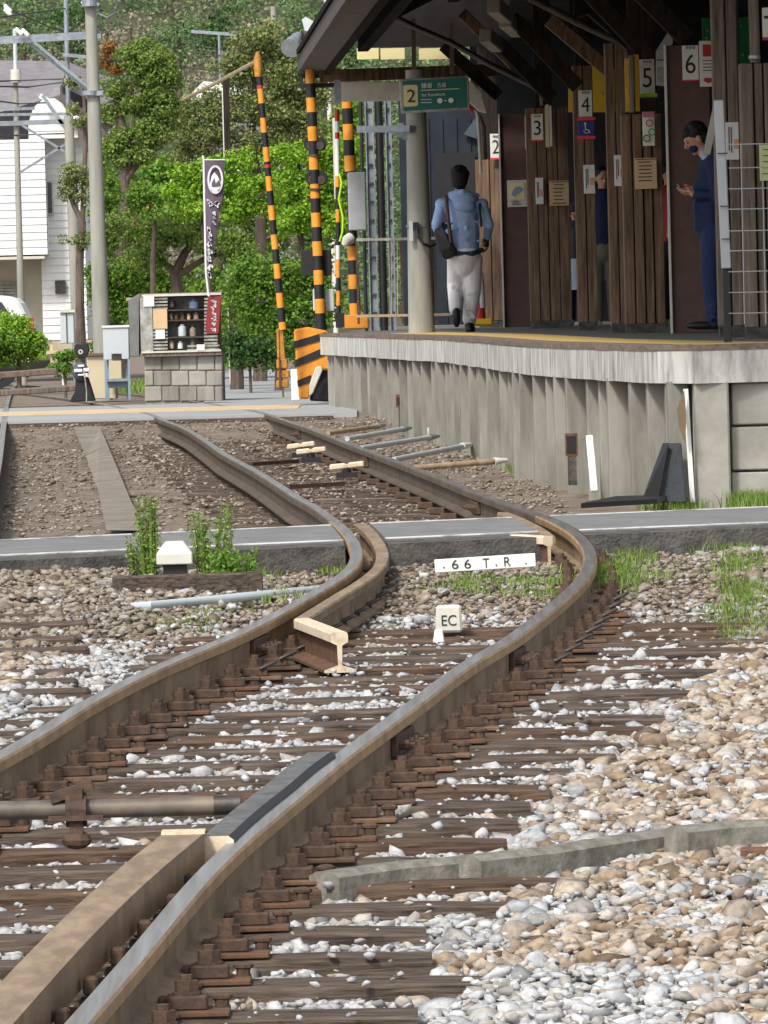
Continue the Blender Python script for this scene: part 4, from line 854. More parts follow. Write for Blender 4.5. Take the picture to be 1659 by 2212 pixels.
def hand(b, wrist, d, palmn, s=1.0, curl=.5, thumb=1):
    """palm and five bent fingers; d = pointing direction, palmn = palm normal"""
    d = Vector(d).normalized(); n = Vector(palmn); n = (n - d * n.dot(d)).normalized(); w = d.cross(n); wrist = Vector(wrist)
    b.frame(wrist + d * .045 * s, d * .045 * s, w * .036 * s, n * .013 * s)
    for i, L in enumerate((.068, .078, .073, .057)):
        p = wrist + d * .088 * s + w * (-.027 + i * .018) * s; dd = d.copy(); pts = [p - d * .015 * s]
        for k, f in enumerate((.45, .3, .25)):
            pts.append(p); dd = (dd + n * curl * .7).normalized(); p = p + dd * L * f * s
        pts.append(p); b.tube(pts, [.0092 * s, .009 * s, .0085 * s, .008 * s, .0065 * s], 8)
    p = wrist + d * .02 * s - w * .034 * s * thumb; q = p + (d * .6 - w * thumb * .7 + n * .2).normalized() * .038 * s; r_ = q + (d * .9 + n * curl * .6).normalized() * .03 * s
    b.tube([wrist + d * .015 * s, p, q, r_], [.012 * s, .012 * s, .0105 * s, .008 * s], 8)
def head(b, c, fwd, up=(0, 0, 1), s=1.0):
    """skull, jaw, nose, lips, ears as part of the body"""
    f = Vector(fwd).normalized(); u = Vector(up); u = (u - f * u.dot(f)).normalized(); r = f.cross(u); c = Vector(c); Mx = Matrix((r, f, u)).transposed()
    b.ell(c + u * .022 * s, .074 * s, .092 * s, .094 * s, 16, 12, Mx); b.ell(c + f * .022 * s - u * .05 * s, .055 * s, .062 * s, .062 * s, 14, 10, Mx)
    b.ell(c + f * .062 * s - u * .092 * s, .028 * s, .022 * s, .02 * s, 10, 8, Mx)
    b.tube([c + f * .088 * s + u * .012 * s, c + f * .112 * s - u * .028 * s, c + f * .085 * s - u * .036 * s], [.009 * s, .014 * s, .012 * s], 8)
    b.ell(c + f * .083 * s - u * .064 * s, .024 * s, .012 * s, .009 * s, 10, 6, Mx)
    b.bar(c + f * .088 * s + u * .026 * s - r * .045 * s, c + f * .088 * s + u * .026 * s + r * .045 * s, .012 * s, .012 * s)
    for q in (-1, 1): b.ell(c + r * q * .076 * s - u * .005 * s - f * .005 * s, .012 * s, .02 * s, .032 * s, 8, 6, Mx)
    return f, u, r, Mx
def eyes(c, f, u, r, Mx, parent, s=1.0):
    b = MB()
    for q in (-1, 1): b.ell(Vector(c) + f * .084 * s + r * q * .03 * s + u * .004 * s, .013 * s, .008 * s, .007 * s, 8, 6, Mx)
    b.build('eyes', M['ink'], parent, True)
# -- the walker in the pale blue hoodie, seen from behind
Z = 71.0; q_ = lambda x, y, d=0: P(x, y, Z + d)
w = thing('person', 'person walking away in pale blue hoodie and white jeans, navy bag at the hip', 'person', q_(1008, 718))
b = MB(); hc = q_(993, 388, -.02); f, u, r, Mx = head(b, hc, (.12, 1, -.05)); limb(b, [q_(994, 400), q_(995, 425)], [.055, .06]); limb(b, [q_(995, 440), q_(1000, 480), q_(1003, 530), q_(1004, 555)], [.13, .12, .115, .13])
LA_, RA_ = [q_(953, 442), q_(942, 487, -.03), q_(958, 528, .06)], [q_(1042, 442), q_(1056, 487, -.02), q_(1052, 515, .12)]
for A in (LA_, RA_): limb(b, [q_(996, 437)] + A, [.07, .055, .042, .03])
limb(b, [q_(992, 556), q_(983, 618, .05), q_(984, 672, -.20)], [.09, .06, .045]); limb(b, [q_(1018, 556), q_(1019, 628, 0), q_(1013, 700, .02)], [.09, .06, .045])
hand(b, RA_[2], (0, .2, -1), (-1, .4, 0), 1.0, .55, 1); hand(b, LA_[2], (.2, .5, -1), (1, .3, 0), 1.0, .5, -1)
remesh(b, 'body', M['skin'], w, .009, 1)
b = MB(); b.ell(hc + u * .045 - f * .012, .102, .105, .10, 16, 12, Mx); b.ell(hc - f * .03 - u * .02, .09, .075, .085, 14, 10, Mx); rh = random.Random(2)
for i in range(50): a = rh.uniform(0, 6.28); e = rh.uniform(.1, 1.4); b.ell(hc + u * .045 - f * .012 + Vector((math.cos(a) * math.cos(e), math.sin(a) * math.cos(e), math.sin(e))) * .098, .018, .018, .018, 6, 4)
remesh(b, 'hair', M['hair'], w, .011, 1)
b = MB(); limb(b, [q_(995, 436), q_(1001, 470), q_(1003, 505), q_(1004, 538)], [.14, .165, .165, .155]); b.ell(q_(999, 450), .20, .12, .085, 16, 10)
for A in (LA_, RA_): limb(b, [q_(996, 440), A[0], A[1], A[1].lerp(A[2], .85)], [.08, .068, .056, .045])
for i in range(14): x = rh.uniform(970, 1035); y = rh.uniform(470, 535); b.tube([q_(x, y, -.165), q_(x + rh.uniform(-14, 14), y + rh.uniform(-9, 9), -.17)], .012, 6)
remesh(b, 'hoodie', M['hoodie'], w, .013, 2)
b = MB(); b.ell(q_(1001, 430, -.07), .15, .11, .075, 16, 8); b.ell(q_(1003, 446, -.12), .115, .07, .07, 14, 8); b.tube([q_(970, 420, -.04), q_(1000, 414, -.13), q_(1034, 424, -.02)], .03, 8); remesh(b, 'hood', M['hoodie'], w, .012, 2)
b = MB(); b.tube([q_(965, 541, -.02), q_(985, 548, -.15), q_(1020, 548, -.15), q_(1043, 539, -.02)], .03, 8); remesh(b, 'hem', M['hem_navy'], w, .012, 1)
b = MB(); limb(b, [q_(1004, 552, -.01), q_(1004, 570)], [.165, .15]); limb(b, [q_(987, 562), q_(982, 618, .05), q_(984, 668, -.17)], [.108, .082, .07]); limb(b, [q_(1021, 562), q_(1021, 628, 0), q_(1014, 690, .02)], [.108, .09, .075])
for i in range(20):
    x, y = rh.choice(((983, 625), (1021, 630), (985, 655), (1016, 680), (1018, 590))); b.tube([q_(x + rh.uniform(-12, 4), y + rh.uniform(-14, 14), -.09), q_(x + rh.uniform(0, 14), y + rh.uniform(-14, 14), -.09)], .009, 6)
remesh(b, 'jeans', M['white_jeans'], w, .013, 2)
b = MB(); b.ell(q_(986, 686, -.24), .045, .04, .105, 12, 10); b.ell(q_(986, 674, -.2), .05, .06, .05, 10, 8); remesh(b, 'shoe', M['black'], w, .01, 1)
b = MB(); b.ell(q_(1016, 711, .02), .055, .12, .05, 12, 8); b.ell(q_(1014, 703, 0), .052, .06, .05, 10, 8); remesh(b, 'shoe', M['black'], w, .01, 1)
b = MB(); b.tube([q_(962, 425, .05), q_(964, 432, -.13), q_(968, 470, -.20), q_(974, 520, -.19), q_(974, 535, -.15)], .022, 6); b.build('bag_strap', M['strap'], w, True)
b = MB(); b.tube([q_(1037, 436, -.02), q_(1036, 450, -.15), q_(1040, 490, -.17)], .014, 6); b.build('dark_strap', M['black'], w, True)
bag = thing('shoulder_bag', 'dark navy shoulder bag hanging at the left hip of the walking person', 'bag', q_(955, 545)); b = MB()
b.extr([q_(936, 497, -.13), q_(958, 486, -.13), q_(976, 528, -.2), q_(988, 540, -.2), q_(984, 552, -.2), q_(966, 560, -.18), q_(944, 540, -.15)], (.02, .14, 0)); b.build('bag_body', M['leather'], bag, bevel=.02)
b = MB(); b.extr([q_(951, 541, -.19), q_(972, 535, -.215), q_(985, 546, -.215), q_(968, 561, -.2), q_(955, 556, -.2)], (0, .04, 0)); b.build('bag_pocket', M['black'], bag, bevel=.008)
cmr = tag(MB().bar(q_(1043, 524, .1), q_(1054, 524, .12), .06, .09).build('camera', M['black'], bevel=.01), 'small black object held in the right hand of the walking person', 'camera')
# -- the man in the navy suit looking at a phone
Z = 54.5
w = thing('person', 'person in navy suit and dark mask looking down at a phone, facing left', 'person', q_(1535, 712))
b = MB(); hc = q_(1505, 300); f, u, r, Mx = head(b, hc, (-.9, -.12, -.42), (-.4, 0, 1), 1.02); limb(b, [q_(1513, 318), q_(1532, 338)], [.055, .062]); limb(b, [q_(1547, 355), q_(1548, 420), q_(1550, 480)], [.10, .10, .10])
limb(b, [q_(1545, 356, -.1), q_(1548, 425, -.16), q_(1497, 418, -.1)], [.06, .048, .03]); limb(b, [q_(1540, 356, .16), q_(1540, 425, .2), q_(1494, 410, .04)], [.06, .048, .03])
limb(b, [q_(1548, 500, -.03), q_(1540, 595, -.07), q_(1545, 692, -.06)], [.07, .05, .04]); limb(b, [q_(1550, 500, .08), q_(1545, 595, .1), q_(1548, 690, .12)], [.07, .05, .04])
hand(b, q_(1500, 417, -.1), (-1, .25, .1), (0, .5, 1), .95, .45, 1); hand(b, q_(1498, 410, .04), (-1, -.3, .12), (0, -.5, 1), .95, .45, -1)
remesh(b, 'body', M['skin'], w, .0075, 1); eyes(hc, f, u, r, Mx, w)
b = MB(); b.ell(hc + u * .045 - f * .018, .088, .10, .088, 16, 12, Mx); b.ell(hc - f * .05 + u * .0, .078, .062, .085, 14, 10, Mx); b.ell(hc + u * .075 + f * .05, .07, .055, .045, 12, 8, Mx)
for i in range(60): a = rh.uniform(0, 6.28); e = rh.uniform(.1, 1.5); b.ell(hc + u * .045 - f * .018 + (Mx @ Vector((math.cos(a) * math.cos(e), math.sin(a) * math.cos(e), math.sin(e)))) * .087, .018, .018, .018, 6, 4)
remesh(b, 'hair', M['hair'], w, .01, 1)
b = MB(); b.ell(hc + f * .042 - u * .058, .056, .056, .046, 14, 8, Mx); b.build('face_mask', M['suit'], w, True)
b = MB(); b.tube([q_(1515, 326, -.06), q_(1527, 340, -.06), q_(1533, 350, -.02)], [.03, .045, .05], 10); b.ell(q_(1528, 330), .06, .08, .055, 12, 8); remesh(b, 'shirt_collar', M['shirt_blue'], w, .009, 1)
b = MB(); limb(b, [q_(1545, 352), q_(1541, 400), q_(1543, 450), q_(1543, 500)], [.13, .155, .15, .145]); b.ell(q_(1545, 356), .12, .22, .1, 14, 8)
limb(b, [q_(1547, 356, -.12), q_(1551, 424, -.17), q_(1508, 421, -.11)], [.088, .072, .05]); limb(b, [q_(1542, 356, .16), q_(1542, 425, .2), q_(1504, 412, .05)], [.088, .072, .05]); b.extr([q_(1512, 430, -.1), q_(1498, 436, -.08), q_(1501, 496, -.06), q_(1520, 504, -.1)], (0, .2, 0))
remesh(b, 'jacket', M['suit'], w, .012, 2)
b = MB(); limb(b, [q_(1543, 498), q_(1543, 515)], [.14, .13]); limb(b, [q_(1543, 505, -.07), q_(1536, 595, -.07), q_(1543, 685, -.06)], [.11, .085, .07]); limb(b, [q_(1550, 505, .1), q_(1546, 595, .1), q_(1550, 685, .12)], [.11, .085, .07])
for i in range(16): x, y = rh.choice(((1532, 600), (1536, 660), (1534, 540), (1540, 680))); b.tube([q_(x + rh.uniform(-8, 6), y + rh.uniform(-14, 14), -.14), q_(x + rh.uniform(0, 14), y + rh.uniform(-14, 14), -.14)], .009, 6)
remesh(b, 'trousers', M['suit_light'], w, .012, 2)
for dx, d in ((0, -.06), (12, .12)):
    b = MB(); b.ell(q_(1518 + dx, 703, d), .14, .048, .034, 14, 8); b.ell(q_(1542 + dx, 700, d), .06, .045, .045, 12, 8); remesh(b, 'shoe', M['black'], w, .009, 1)
tag(MB().bar(q_(1462, 405, -.03), q_(1480, 409, -.03), .075, .009).build('phone', M['steel_pale'], bevel=.003), 'pale smartphone held by the person in the navy suit', 'phone')
# -- people half hidden behind the pillars
def stander(x, feet, H, Z, fx, top, leg, shoe, label, skin_only=False, topcut=.52):
    s = S(Z); w_ = thing('person', label, 'person', P(x, feet, Z)); g_ = lambda dx, h_, d=0: P(x, feet, Z) + Vector((dx, d, h_ * H))
    b = MB(); hc = g_(0, .93); f, u, r, Mx = head(b, hc, (fx, -1, -.1), (0, 0, 1), H / 1.74); limb(b, [g_(0, .87), g_(0, .82)], [.05, .06]); limb(b, [g_(0, .78), g_(0, .52)], [.12, .13])
    for q in (-1, 1):
        limb(b, [g_(q * .16, .8), g_(q * .22, .63), g_(q * .2, .48, -.06)], [.06, .045, .03]); limb(b, [g_(q * .09, .5), g_(q * .09, .28), g_(q * .09, .05)], [.085, .055, .04]); hand(b, g_(q * .2, .48, -.06), (0, -.2, -1), (-q, 0, 0), .95, .5, q)
    remesh(b, 'body', M['skin'], w_, .011, 1); eyes(hc, f, u, r, Mx, w_)
    b = MB(); b.ell(hc + u * .045 - f * .02, .086, .095, .085, 14, 10, Mx); b.ell(hc - f * .04, .075, .06, .08, 12, 8, Mx); b.build('hair', M['hair'], w_, True)
    b = MB(); limb(b, [g_(0, .79), g_(0, .65), g_(0, topcut)], [.14, .15, .14]); b.ell(g_(0, .8), .2, .11, .08)
    for q in (-1, 1): limb(b, [g_(q * .16, .8), g_(q * .22, .63), g_(q * .2, .5, -.05)], [.08, .065, .05])
    remesh(b, 'top', M[top], w_, .014, 2)
    b = MB(); limb(b, [g_(0, .53), g_(0, .48)], [.14, .14])
    for q in (-1, 1): limb(b, [g_(q * .085, .49), g_(q * .09, .28), g_(q * .09, .06)], [.10, .08, .065])
    remesh(b, 'trousers', M[leg], w_, .014, 2)
    for q in (-1, 1): b = MB(); b.ell(g_(q * .09, .025, -.05), .05, .13, .045); b.build('shoe', M[shoe], w_, True)
    return w_
stander(1309, 708, 1.70, 72, .3, 'suit', 'khaki', 'white', 'person in dark navy top and khaki trousers, seen in the gap between two plank pillars')
p4 = stander(1249, 702, 1.38, 79, -.3, 'black', 'suit', 'cabinet', 'small person in dark top seen through the narrow gap left of the number 4 pillar')
b = MB(); a = P(1249, 596, 78.9); b.tube([a + Vector((0, 0, .2)), a + Vector((0, 0, -.16))], [.16, .21], 16); b.build('pale_skirt', M['shirt_blue'], p4, True)
p5 = stander(1452, 704, 1.62, 68, .4, 'red', 'navy', 'lime', 'person in a red top seen in the narrow gap left of the number 6 panel')
tag(MB().extr([P(1441, 455, 67.6), P(1447, 470, 67.6), P(1447, 520, 67.6), P(1438, 512, 67.6)], (.1, .05, 0)).build('bag', M['offwhite'], bevel=.01), 'pale bag held against the red top in the gap left of the number 6 panel', 'bag')
# red and white cone seen behind the walker, and yellow feet
t = thing('safety_cone', 'red and white striped cone on a yellow base beside the walking person', 'cone', P(1047, 702, 76)); a = P(1036, 704, 76)
b = MB(); b.cyl(a + Vector((0, 0, .05)), a + Vector((0, 0, .75)), .075, .025, 16); b.build('cone_body', M['red'], t, True); b = MB(); b.cyl(a + Vector((.012, 0, .2)), a + Vector((.012, 0, .6)), .062, .042, 16); b.build('white_band', M['white'], t, True)
b = MB(); b.box(a.x - .13, a.x + .15, 75.85, 76.15, a.z, a.z + .08); b.build('base', M['sign_yellow'], t, bevel=.02)
# ------------------------------------------------------------------ level crossing
def striped(b_pts, r0, r1, seg, first=0, reds=(), parent=None, name='striped_pole'):
    a, c = b_pts; D = c - a; L = D.length; n = int(L / seg) + 1; b = MB()
    for i in range(n):
        t0 = i * seg / L; t1 = min(1, (i + 1) * seg / L); b.mat((i + first) % 2); b.tube([a + D * t0, a + D * t1], [r0 + (r1 - r0) * t0, r0 + (r1 - r0) * t1], 14)
    b.mat(2)
    for t_ in reds: b.cyl(a + D * (t_ - .006), a + D * (t_ + .006), r0 * 1.12, n=14)
    return b.build(name, [M['amber'], M['black'], M['red']], parent, True)
Z = 76.0; rd = railz(Z)
t = thing('crossing_barrier', 'raised black and yellow crossing barrier pole with counterweight, leaning left at the top', 'barrier', (P(612, 860, Z).x, Z, rd))
striped((P(559, 160, Z), P(611, 712, Z)), .032, .042, 31.6 / S(Z), 1, (.05, .36, .66), t, 'barrier_arm')
b = MB(); b.tube([P(556, 112, Z), P(557, 130, Z), P(558, 166, Z)], [.02, .05, .042], 10); b.build('arm_tip', M['amber_dark'], t, True)
b = MB(); b.bar(P(606, 708, Z), P(613, 810, Z), .06, .05, (0, -1, 0)); b.pbox(598, 712, 604, 775, Z - .04, .05); b.build('counterweight_arm', M['amber_dark'], t, bevel=.008)
for x0, y0, x1, y1 in ((597, 775, 622, 797), (599, 800, 626, 818), (597, 821, 624, 839)): MB().pbox(x0, y0, x1, y1, Z - .09, .16).build('counterweight', M['amber_dark'], t, bevel=.015)
b = MB()
for x, y0, y1 in ((611, 835, 858), (604, 775, 840)): b.bar(P(x, y0, Z - .1), P(x + 1, y1, Z - .1), .02, .02)
b.build('rod', M['rust'], t)
gm_ = thing('barrier_machine', 'black and yellow striped crossing gate machine cabinet beside the platform end', 'machine', (P(670, 862, 77.2).x, 77.2, rd))
b = MB(); b.ppoly([(634, 712), (664, 706), (708, 715), (712, 800), (690, 800), (672, 826), (668, 862), (646, 862)], 76.4, .35); b.build('housing', M['amber'], gm_, bevel=.02)
for pts in ([(634.5, 738), (703.5, 717), (704, 732), (635.5, 753)], [(637, 778), (704.5, 748), (705, 766), (638, 794)], [(642, 822), (671.6, 810), (669, 826), (643.5, 836)]): MB().ppoly(pts, 76.385, .02).build('black_stripe', M['black'], gm_)
b = MB(); b.ppoly([(690, 790), (712, 780), (716, 868), (668, 866), (676, 830)], 76.5, .3); b.build('dark_base', M['black'], gm_, bevel=.02)
b = MB(); b.ppoly([(668, 832), (682, 793), (695, 790), (697, 800), (676, 850), (668, 856)], 76.3, .05); b.build('pale_guard', M['offwhite'], gm_, bevel=.01)
tag(MB().pbox(629, 797, 648, 866, 77.8, .05).build('white_sheet', M['white'], bevel=.012), 'white sheet standing behind the barrier counterweight', 'sheet')
# rope from the barrier tip
rp = [P(556, 131, 76.5), P(520, 150, 78), P(480, 172, 80), P(440, 193, 82), P(398, 214, 84)]
tag(MB().tube(rp, .022, 6).build('rope', M['pipe_cream'], smooth=True), 'pale rope running down to the left from the tip of the crossing barrier', 'rope')
# signal post
Z = 78.2; t = thing('crossing_signal', 'tall striped crossing signal post with lamps and a pale loudspeaker near its top', 'crossing signal', (P(694, 862, Z).x, Z, rd))
striped((P(668, 118, Z), P(693, 705, Z)), .056, .060, 31 / S(Z), 1, (), t)
b = MB(); b.cyl(P(693, 700, Z), P(697, 866, Z), .07, n=14); b.build('foot', M['black'], t, True)
b = MB(); b.tube([P(666, 70, Z), P(666, 80, Z), P(667, 118, Z)], [.06, .09, .06], 12); b.build('cap', M['rust'], t, True); MB().cyl(P(667, 92, Z), P(667, 104, Z), .085, n=14).build('cap_band', M['amber'], t)
b = MB(); b.tube([P(645, 75, Z - .1), P(635, 90, Z - .25), P(628, 104, Z - .38)], [.04, .08, .12], 16); b.build('loudspeaker', M['galv'], t, True); MB().bar(P(645, 76, Z - .1), P(665, 74, Z), .03, .03).build('speaker_arm', M['rust'], t)
for y, dx in ((311, 3), (385, 6)):
    for q in (-1, 1):
        c = P(678 + dx + q * 10, y, Z + .02); o = MB().cyl(c + Vector((0, -.03, 0)), c + Vector((0, .10, 0)), .08, n=20).build('lamp_housing', M['black'], t, True)
        MB().cyl(c + Vector((0, -.06, -.02)), c + Vector((0, -.03, -.02)), .05, n=16).build('lamp_lens', M['dark_steel'], o)
    MB().cyl(P(676 + dx, y + 22, Z), P(676 + dx, y + 27, Z), .075, n=14).build('clamp', M['dark_steel'], t)
MB().pbox(650, 540, 716, 596, Z + .08, .14).build('direction_box', M['black'], t, bevel=.01)
for x0, x1 in ((676, 686), (704, 722)): MB().pbox(x0, 624, x1, 672, Z + .1, .1).build('relay_box', M['cabinet'], t, bevel=.008)
# second signal post behind
Z = 79.5; t = thing('crossing_signal', 'second striped post behind the crossing signal, with orange foot and grey box', 'crossing signal', (P(765, 700, Z).x, Z, rd))
striped((P(748, 200, Z), P(757, 372, Z)), .062, .066, 34 / S(Z), 0, (), t); striped((P(760, 500, Z), P(768, 694, Z)), .062, .066, 31 / S(Z), 1, (), t, 'lower_pole')
MB().cyl(P(757, 372, Z + .02), P(761, 502, Z + .02), .05, n=12).build('mast', M['black'], t, True)
MB().pbox(752, 372, 791, 498, Z - .08, .3).build('grey_box', M['grey_metal'], t, bevel=.012); MB().pbox(740, 680, 796, 710, Z - .1, .2).build('orange_foot', M['amber'], t, bevel=.01)
b = MB(); b.tube([P(742, 530, Z - .15), P(748, 520, Z - .15), P(757, 515, Z - .1)], [.03, .06, .07], 12); b.build('warning_bell', M['offwhite'], t, True)
# thin marker pole
Z = 77.8; t = thing('marker_pole', 'thin pole banded red, white and yellow between the two striped posts', 'pole', (P(733, 700, Z).x, Z, rd)); b = MB()
cols = [(236, 262, 0), (262, 286, 1), (286, 300, 0), (300, 380, 1), (380, 404, 2), (404, 452, 3), (452, 480, 2), (480, 530, 3), (530, 560, 1), (560, 600, 2), (600, 628, 3), (628, 660, 2), (660, 705, 3)]
for y0, y1, k in cols: b.mat(k); b.cyl(P(726 + y0 * .008, y0, Z), P(726 + y1 * .008, y1, Z), .026, n=10)
b.build('pole_body', [M['red'], M['white'], M['amber'], M['black']], t, True)
b = MB(); b.tube([P(733, 375, Z - .05), P(738, 395, Z - .06), P(732, 430, Z - .05), P(741, 470, Z - .06), P(740, 500, Z - .05), P(734, 522, Z - .05)], .014, 6); b.build('lime_rope', M['lime'], t, True); MB().pbox(725, 676, 744, 708, Z - .08, .15).build('black_base', M['black'], t)
tag(MB().pbox(720, 255, 733, 430, 80.2, .05).build('plate', M['offwhite']), 'pale upright plate behind the thin banded pole', 'plate')
# ------------------------------------------------------------------ things lying in and beside the track
def onG(x, y, dz=-.15): return G(x, y, dz)
# plate with 6 6 T R
a = onG(1048, 1238, -.085); Z = a.y
t = thing('track_plate', 'white plate lettered 66TR lying between the rails before the footpath', 'sign plate', a)
b = MB(); b.ppoly([(938, 1209), (1156, 1195), (1158, 1224), (940, 1238)], Z, .02); b.build('plate', M['white'], t, bevel=.003)
for ch, x, y in (('6', 983, 1219), ('6', 1010, 1218), ('T', 1050, 1216), ('R', 1096, 1213)): text(ch, x, y, 20, Z, M['ink'], t, 'letter', 14, ang=.03)
b = MB()
for x, y in ((959, 1226), (1072, 1221), (1136, 1217)): c = P(x, y, Z - .003); b.cyl(c, c + Vector((0, .003, 0)), .004, n=8)
b.build('dots', M['ink'], t)
# EC block and small peg
a = onG(969, 1366, -.165); Z = a.y; t = thing('marker_block', 'small cream concrete block lettered EC standing between the rails', 'marker', a)
b = MB(); b.ppoly([(942, 1309), (996, 1307), (999, 1366), (941, 1367)], Z, .10); b.build('block', M['cream_paint'] if 0 else M['offwhite'], t, bevel=.01); text('EC', 970, 1340, 23, Z, M['ink'], t, 'letters', 32)
a = onG(947, 1388, -.165); tag(MB().ppoly([(939, 1360), (956, 1359), (960, 1388), (935, 1389)], a.y, .04).build('peg', M['white'], bevel=.004), 'small white peg in front of the block lettered EC', 'peg')
# white cap marker in the weeds
a = onG(383, 1252, -.10); Z = a.y; t = thing('capped_post', 'white sloping-topped cap on a dark squat post among the weeds', 'marker', a)
b = MB(); s0 = P(338, 1218, Z); s1 = P(416, 1222, Z); tz = P(377, 1170, Z).z; w0 = s1.x - s0.x; zb = (s0.z + s1.z) / 2
V = [(s0.x, Z, zb), (s1.x, Z, zb), (s1.x, Z + w0, zb), (s0.x, Z + w0, zb)]; V += [(x, y, zb + .055) for x, y, _ in V]; i_ = .25 * w0; V += [(s0.x + i_, Z + i_, tz), (s1.x - i_, Z + i_, tz), (s1.x - i_, Z + w0 - i_, tz), (s0.x + i_, Z + w0 - i_, tz)]
b.add(V, [(0, 1, 2, 3), (0, 1, 5, 4), (1, 2, 6, 5), (2, 3, 7, 6), (3, 0, 4, 7), (4, 5, 9, 8), (5, 6, 10, 9), (6, 7, 11, 10), (7, 4, 8, 11), (8, 9, 10, 11)]); b.build('cap', M['offwhite'], t, bevel=.005)
MB().box(s0.x + .03, s1.x - .03, Z + .03, Z + w0 - .03, a.z - .05, zb).build('post', M['black'], t)
# timber piece and pale pipe on the left
a = onG(400, 1262); tag(MB().bar(onG(250, 1268, -.07), onG(560, 1258, -.08), .12, .10).build('timber', M['sleeper'], bevel=.008), 'short dark timber under the white capped post', 'timber')
tag(MB().tube([onG(195, 1318, -.15), onG(330, 1308, -.10), onG(520, 1290, -.09), onG(690, 1274, -.12)], .021, 10).build('pipe', M['cabinet'], smooth=True), 'pale straight pipe lying on the stones left of the bend', 'pipe')
tag(MB().bar(onG(480, 1210, -.16), onG(600, 1208, -.16), .05, .03).build('plank', M['timber_edge']), 'thin brown plank end lying before the footpath left of the bend', 'plank')
# rust coloured stop beside the footpath at right
tag(MB().bar(onG(1500, 1141, -.13), onG(1660, 1138, -.13), .18, .05).build('rusty_plate', M['rust_red'], bevel=.006), 'rusty flat steel plate lying past the right side of the footpath', 'steel plate')
# yellow topped track markers between the rails
for lb, x0, y0, x1, y1 in (('farthest yellow-topped track fitting between the rails', 620, 966, 680, 958), ('middle yellow-topped track fitting, close to the farthest one', 640, 977, 704, 970), ('nearest yellow-topped track fitting between the rails', 712, 1010, 787, 1002)):
    a = onG((x0 + x1) / 2, y0 + 22, -.165); Z = a.y; t = thing('track_fitting', lb, 'fitting', a, 'yellow-topped fittings between the rails')
    MB().bar(P(x0, y0, Z), P(x1, y1, Z), .06, .045).build('yellow_top', M['cream_paint'], t, bevel=.01)
    b = MB(); c = P((x0 + x1) / 2, y0 - 2, Z); b.cyl(Vector((c.x, Z, a.z)), Vector((c.x, Z, c.z + .03)), .03, n=8); b.frame((c.x, Z, a.z + .02), (.08, 0, 0), (0, .05, 0), (0, 0, .02)); b.build('stem', M['black'], t)
# rods right of the far track
for i, (x0, y0, x1, y1, m_, kn) in enumerate(((625, 912, 700, 902, 'offwhite', 0), (665, 919, 800, 902, 'cabinet', 1), (708, 936, 832, 918, 'pipe_cream', 0), (750, 948, 888, 924, 'cabinet', 0), (780, 968, 948, 942, 'cabinet', 1), (850, 993, 1020, 960, 'cabinet', 0), (895, 1011, 1095, 994, 'pipe_cream', 0))):
    a = G(x0, y0, -.13); c = G(x1, y1, -.10); nm = ['farthest', 'second farthest', 'third farthest', 'middle', 'third nearest', 'second nearest', 'nearest'][i]
    t = thing('track_rod', 'pale rod reaching from the rail towards the platform wall, %s of seven' % nm, 'rod', a, 'rods between the rail and the platform wall')
    MB().tube([a, a.lerp(c, .88)], .024, n=10).build('tube', M[m_], t, True); MB().tube([a.lerp(c, .86), a.lerp(c, .89), c], [.03, .028, .014], n=10).build('end_fitting', M['white'] if i > 4 else M['galv'], t, True)
    if kn: e = a.lerp(c, .86); MB().bar(e - Vector((0, 0, .09)), e + Vector((0, 0, .09)), .02, .012).build('crosspiece', M['line_white'], t)
for x0, y0, x1, y1 in ((395, 915, 500, 912), (540, 1003, 640, 996), (620, 1052, 740, 1045)):
    tag(MB().bar(onG(x0, y0, -.15), onG(x1, y1, -.15), .05, .03).build('tie_bar', M['pipe_cream'] if y0 < 950 else M['rust']), 'thin flat bar tying the two far rails, %s of three' % {915: 'farthest and palest', 1003: 'middle', 1052: 'nearest'}[y0], 'tie bar', 'tie bars between the far rails')
# tubular gauge rod with clamp in the foreground
a = G(-60, 1742, .0); Z = a.y - .1
t = thing('gauge_pipe', 'thick brown steel pipe lying across the sleepers in the foreground, clamp in its middle', 'pipe', P(240, 1760, Z))
MB().tube([P(-60, 1752, Z), P(160, 1748, Z), P(470, 1740, Z)], .028, n=20).build('pipe_body', M['pipe_brown'], t, True); MB().tube([P(462, 1740, Z), P(520, 1738, Z)], .030, n=16).build('collar', M['dark_steel'], t, True); MB().bar(P(515, 1738, Z), P(590, 1736, Z), .04, .045).build('end_block', M['rust_red'], t)
b = MB(); c = P(165, 1750, Z - .01); b.cyl(c - Vector((.03, 0, 0)), c + Vector((.03, 0, 0)), .05, n=14); b.bar(c + Vector((0, -.03, -.085)), c + Vector((0, -.02, .065)), .04, .04, (0, -1, 0)); b.ell(c + Vector((0, -.03, -.085)), .045, .03, .028, 10, 6); b.bar(c + Vector((-.08, -.05, -.02)), c + Vector((.08, -.05, -.02)), .03, .014); b.bar(c + Vector((-.075, 0, .035)), c + Vector((.05, 0, .075)), .04, .03); b.build('clamp', M['rust'], t, bevel=.006)
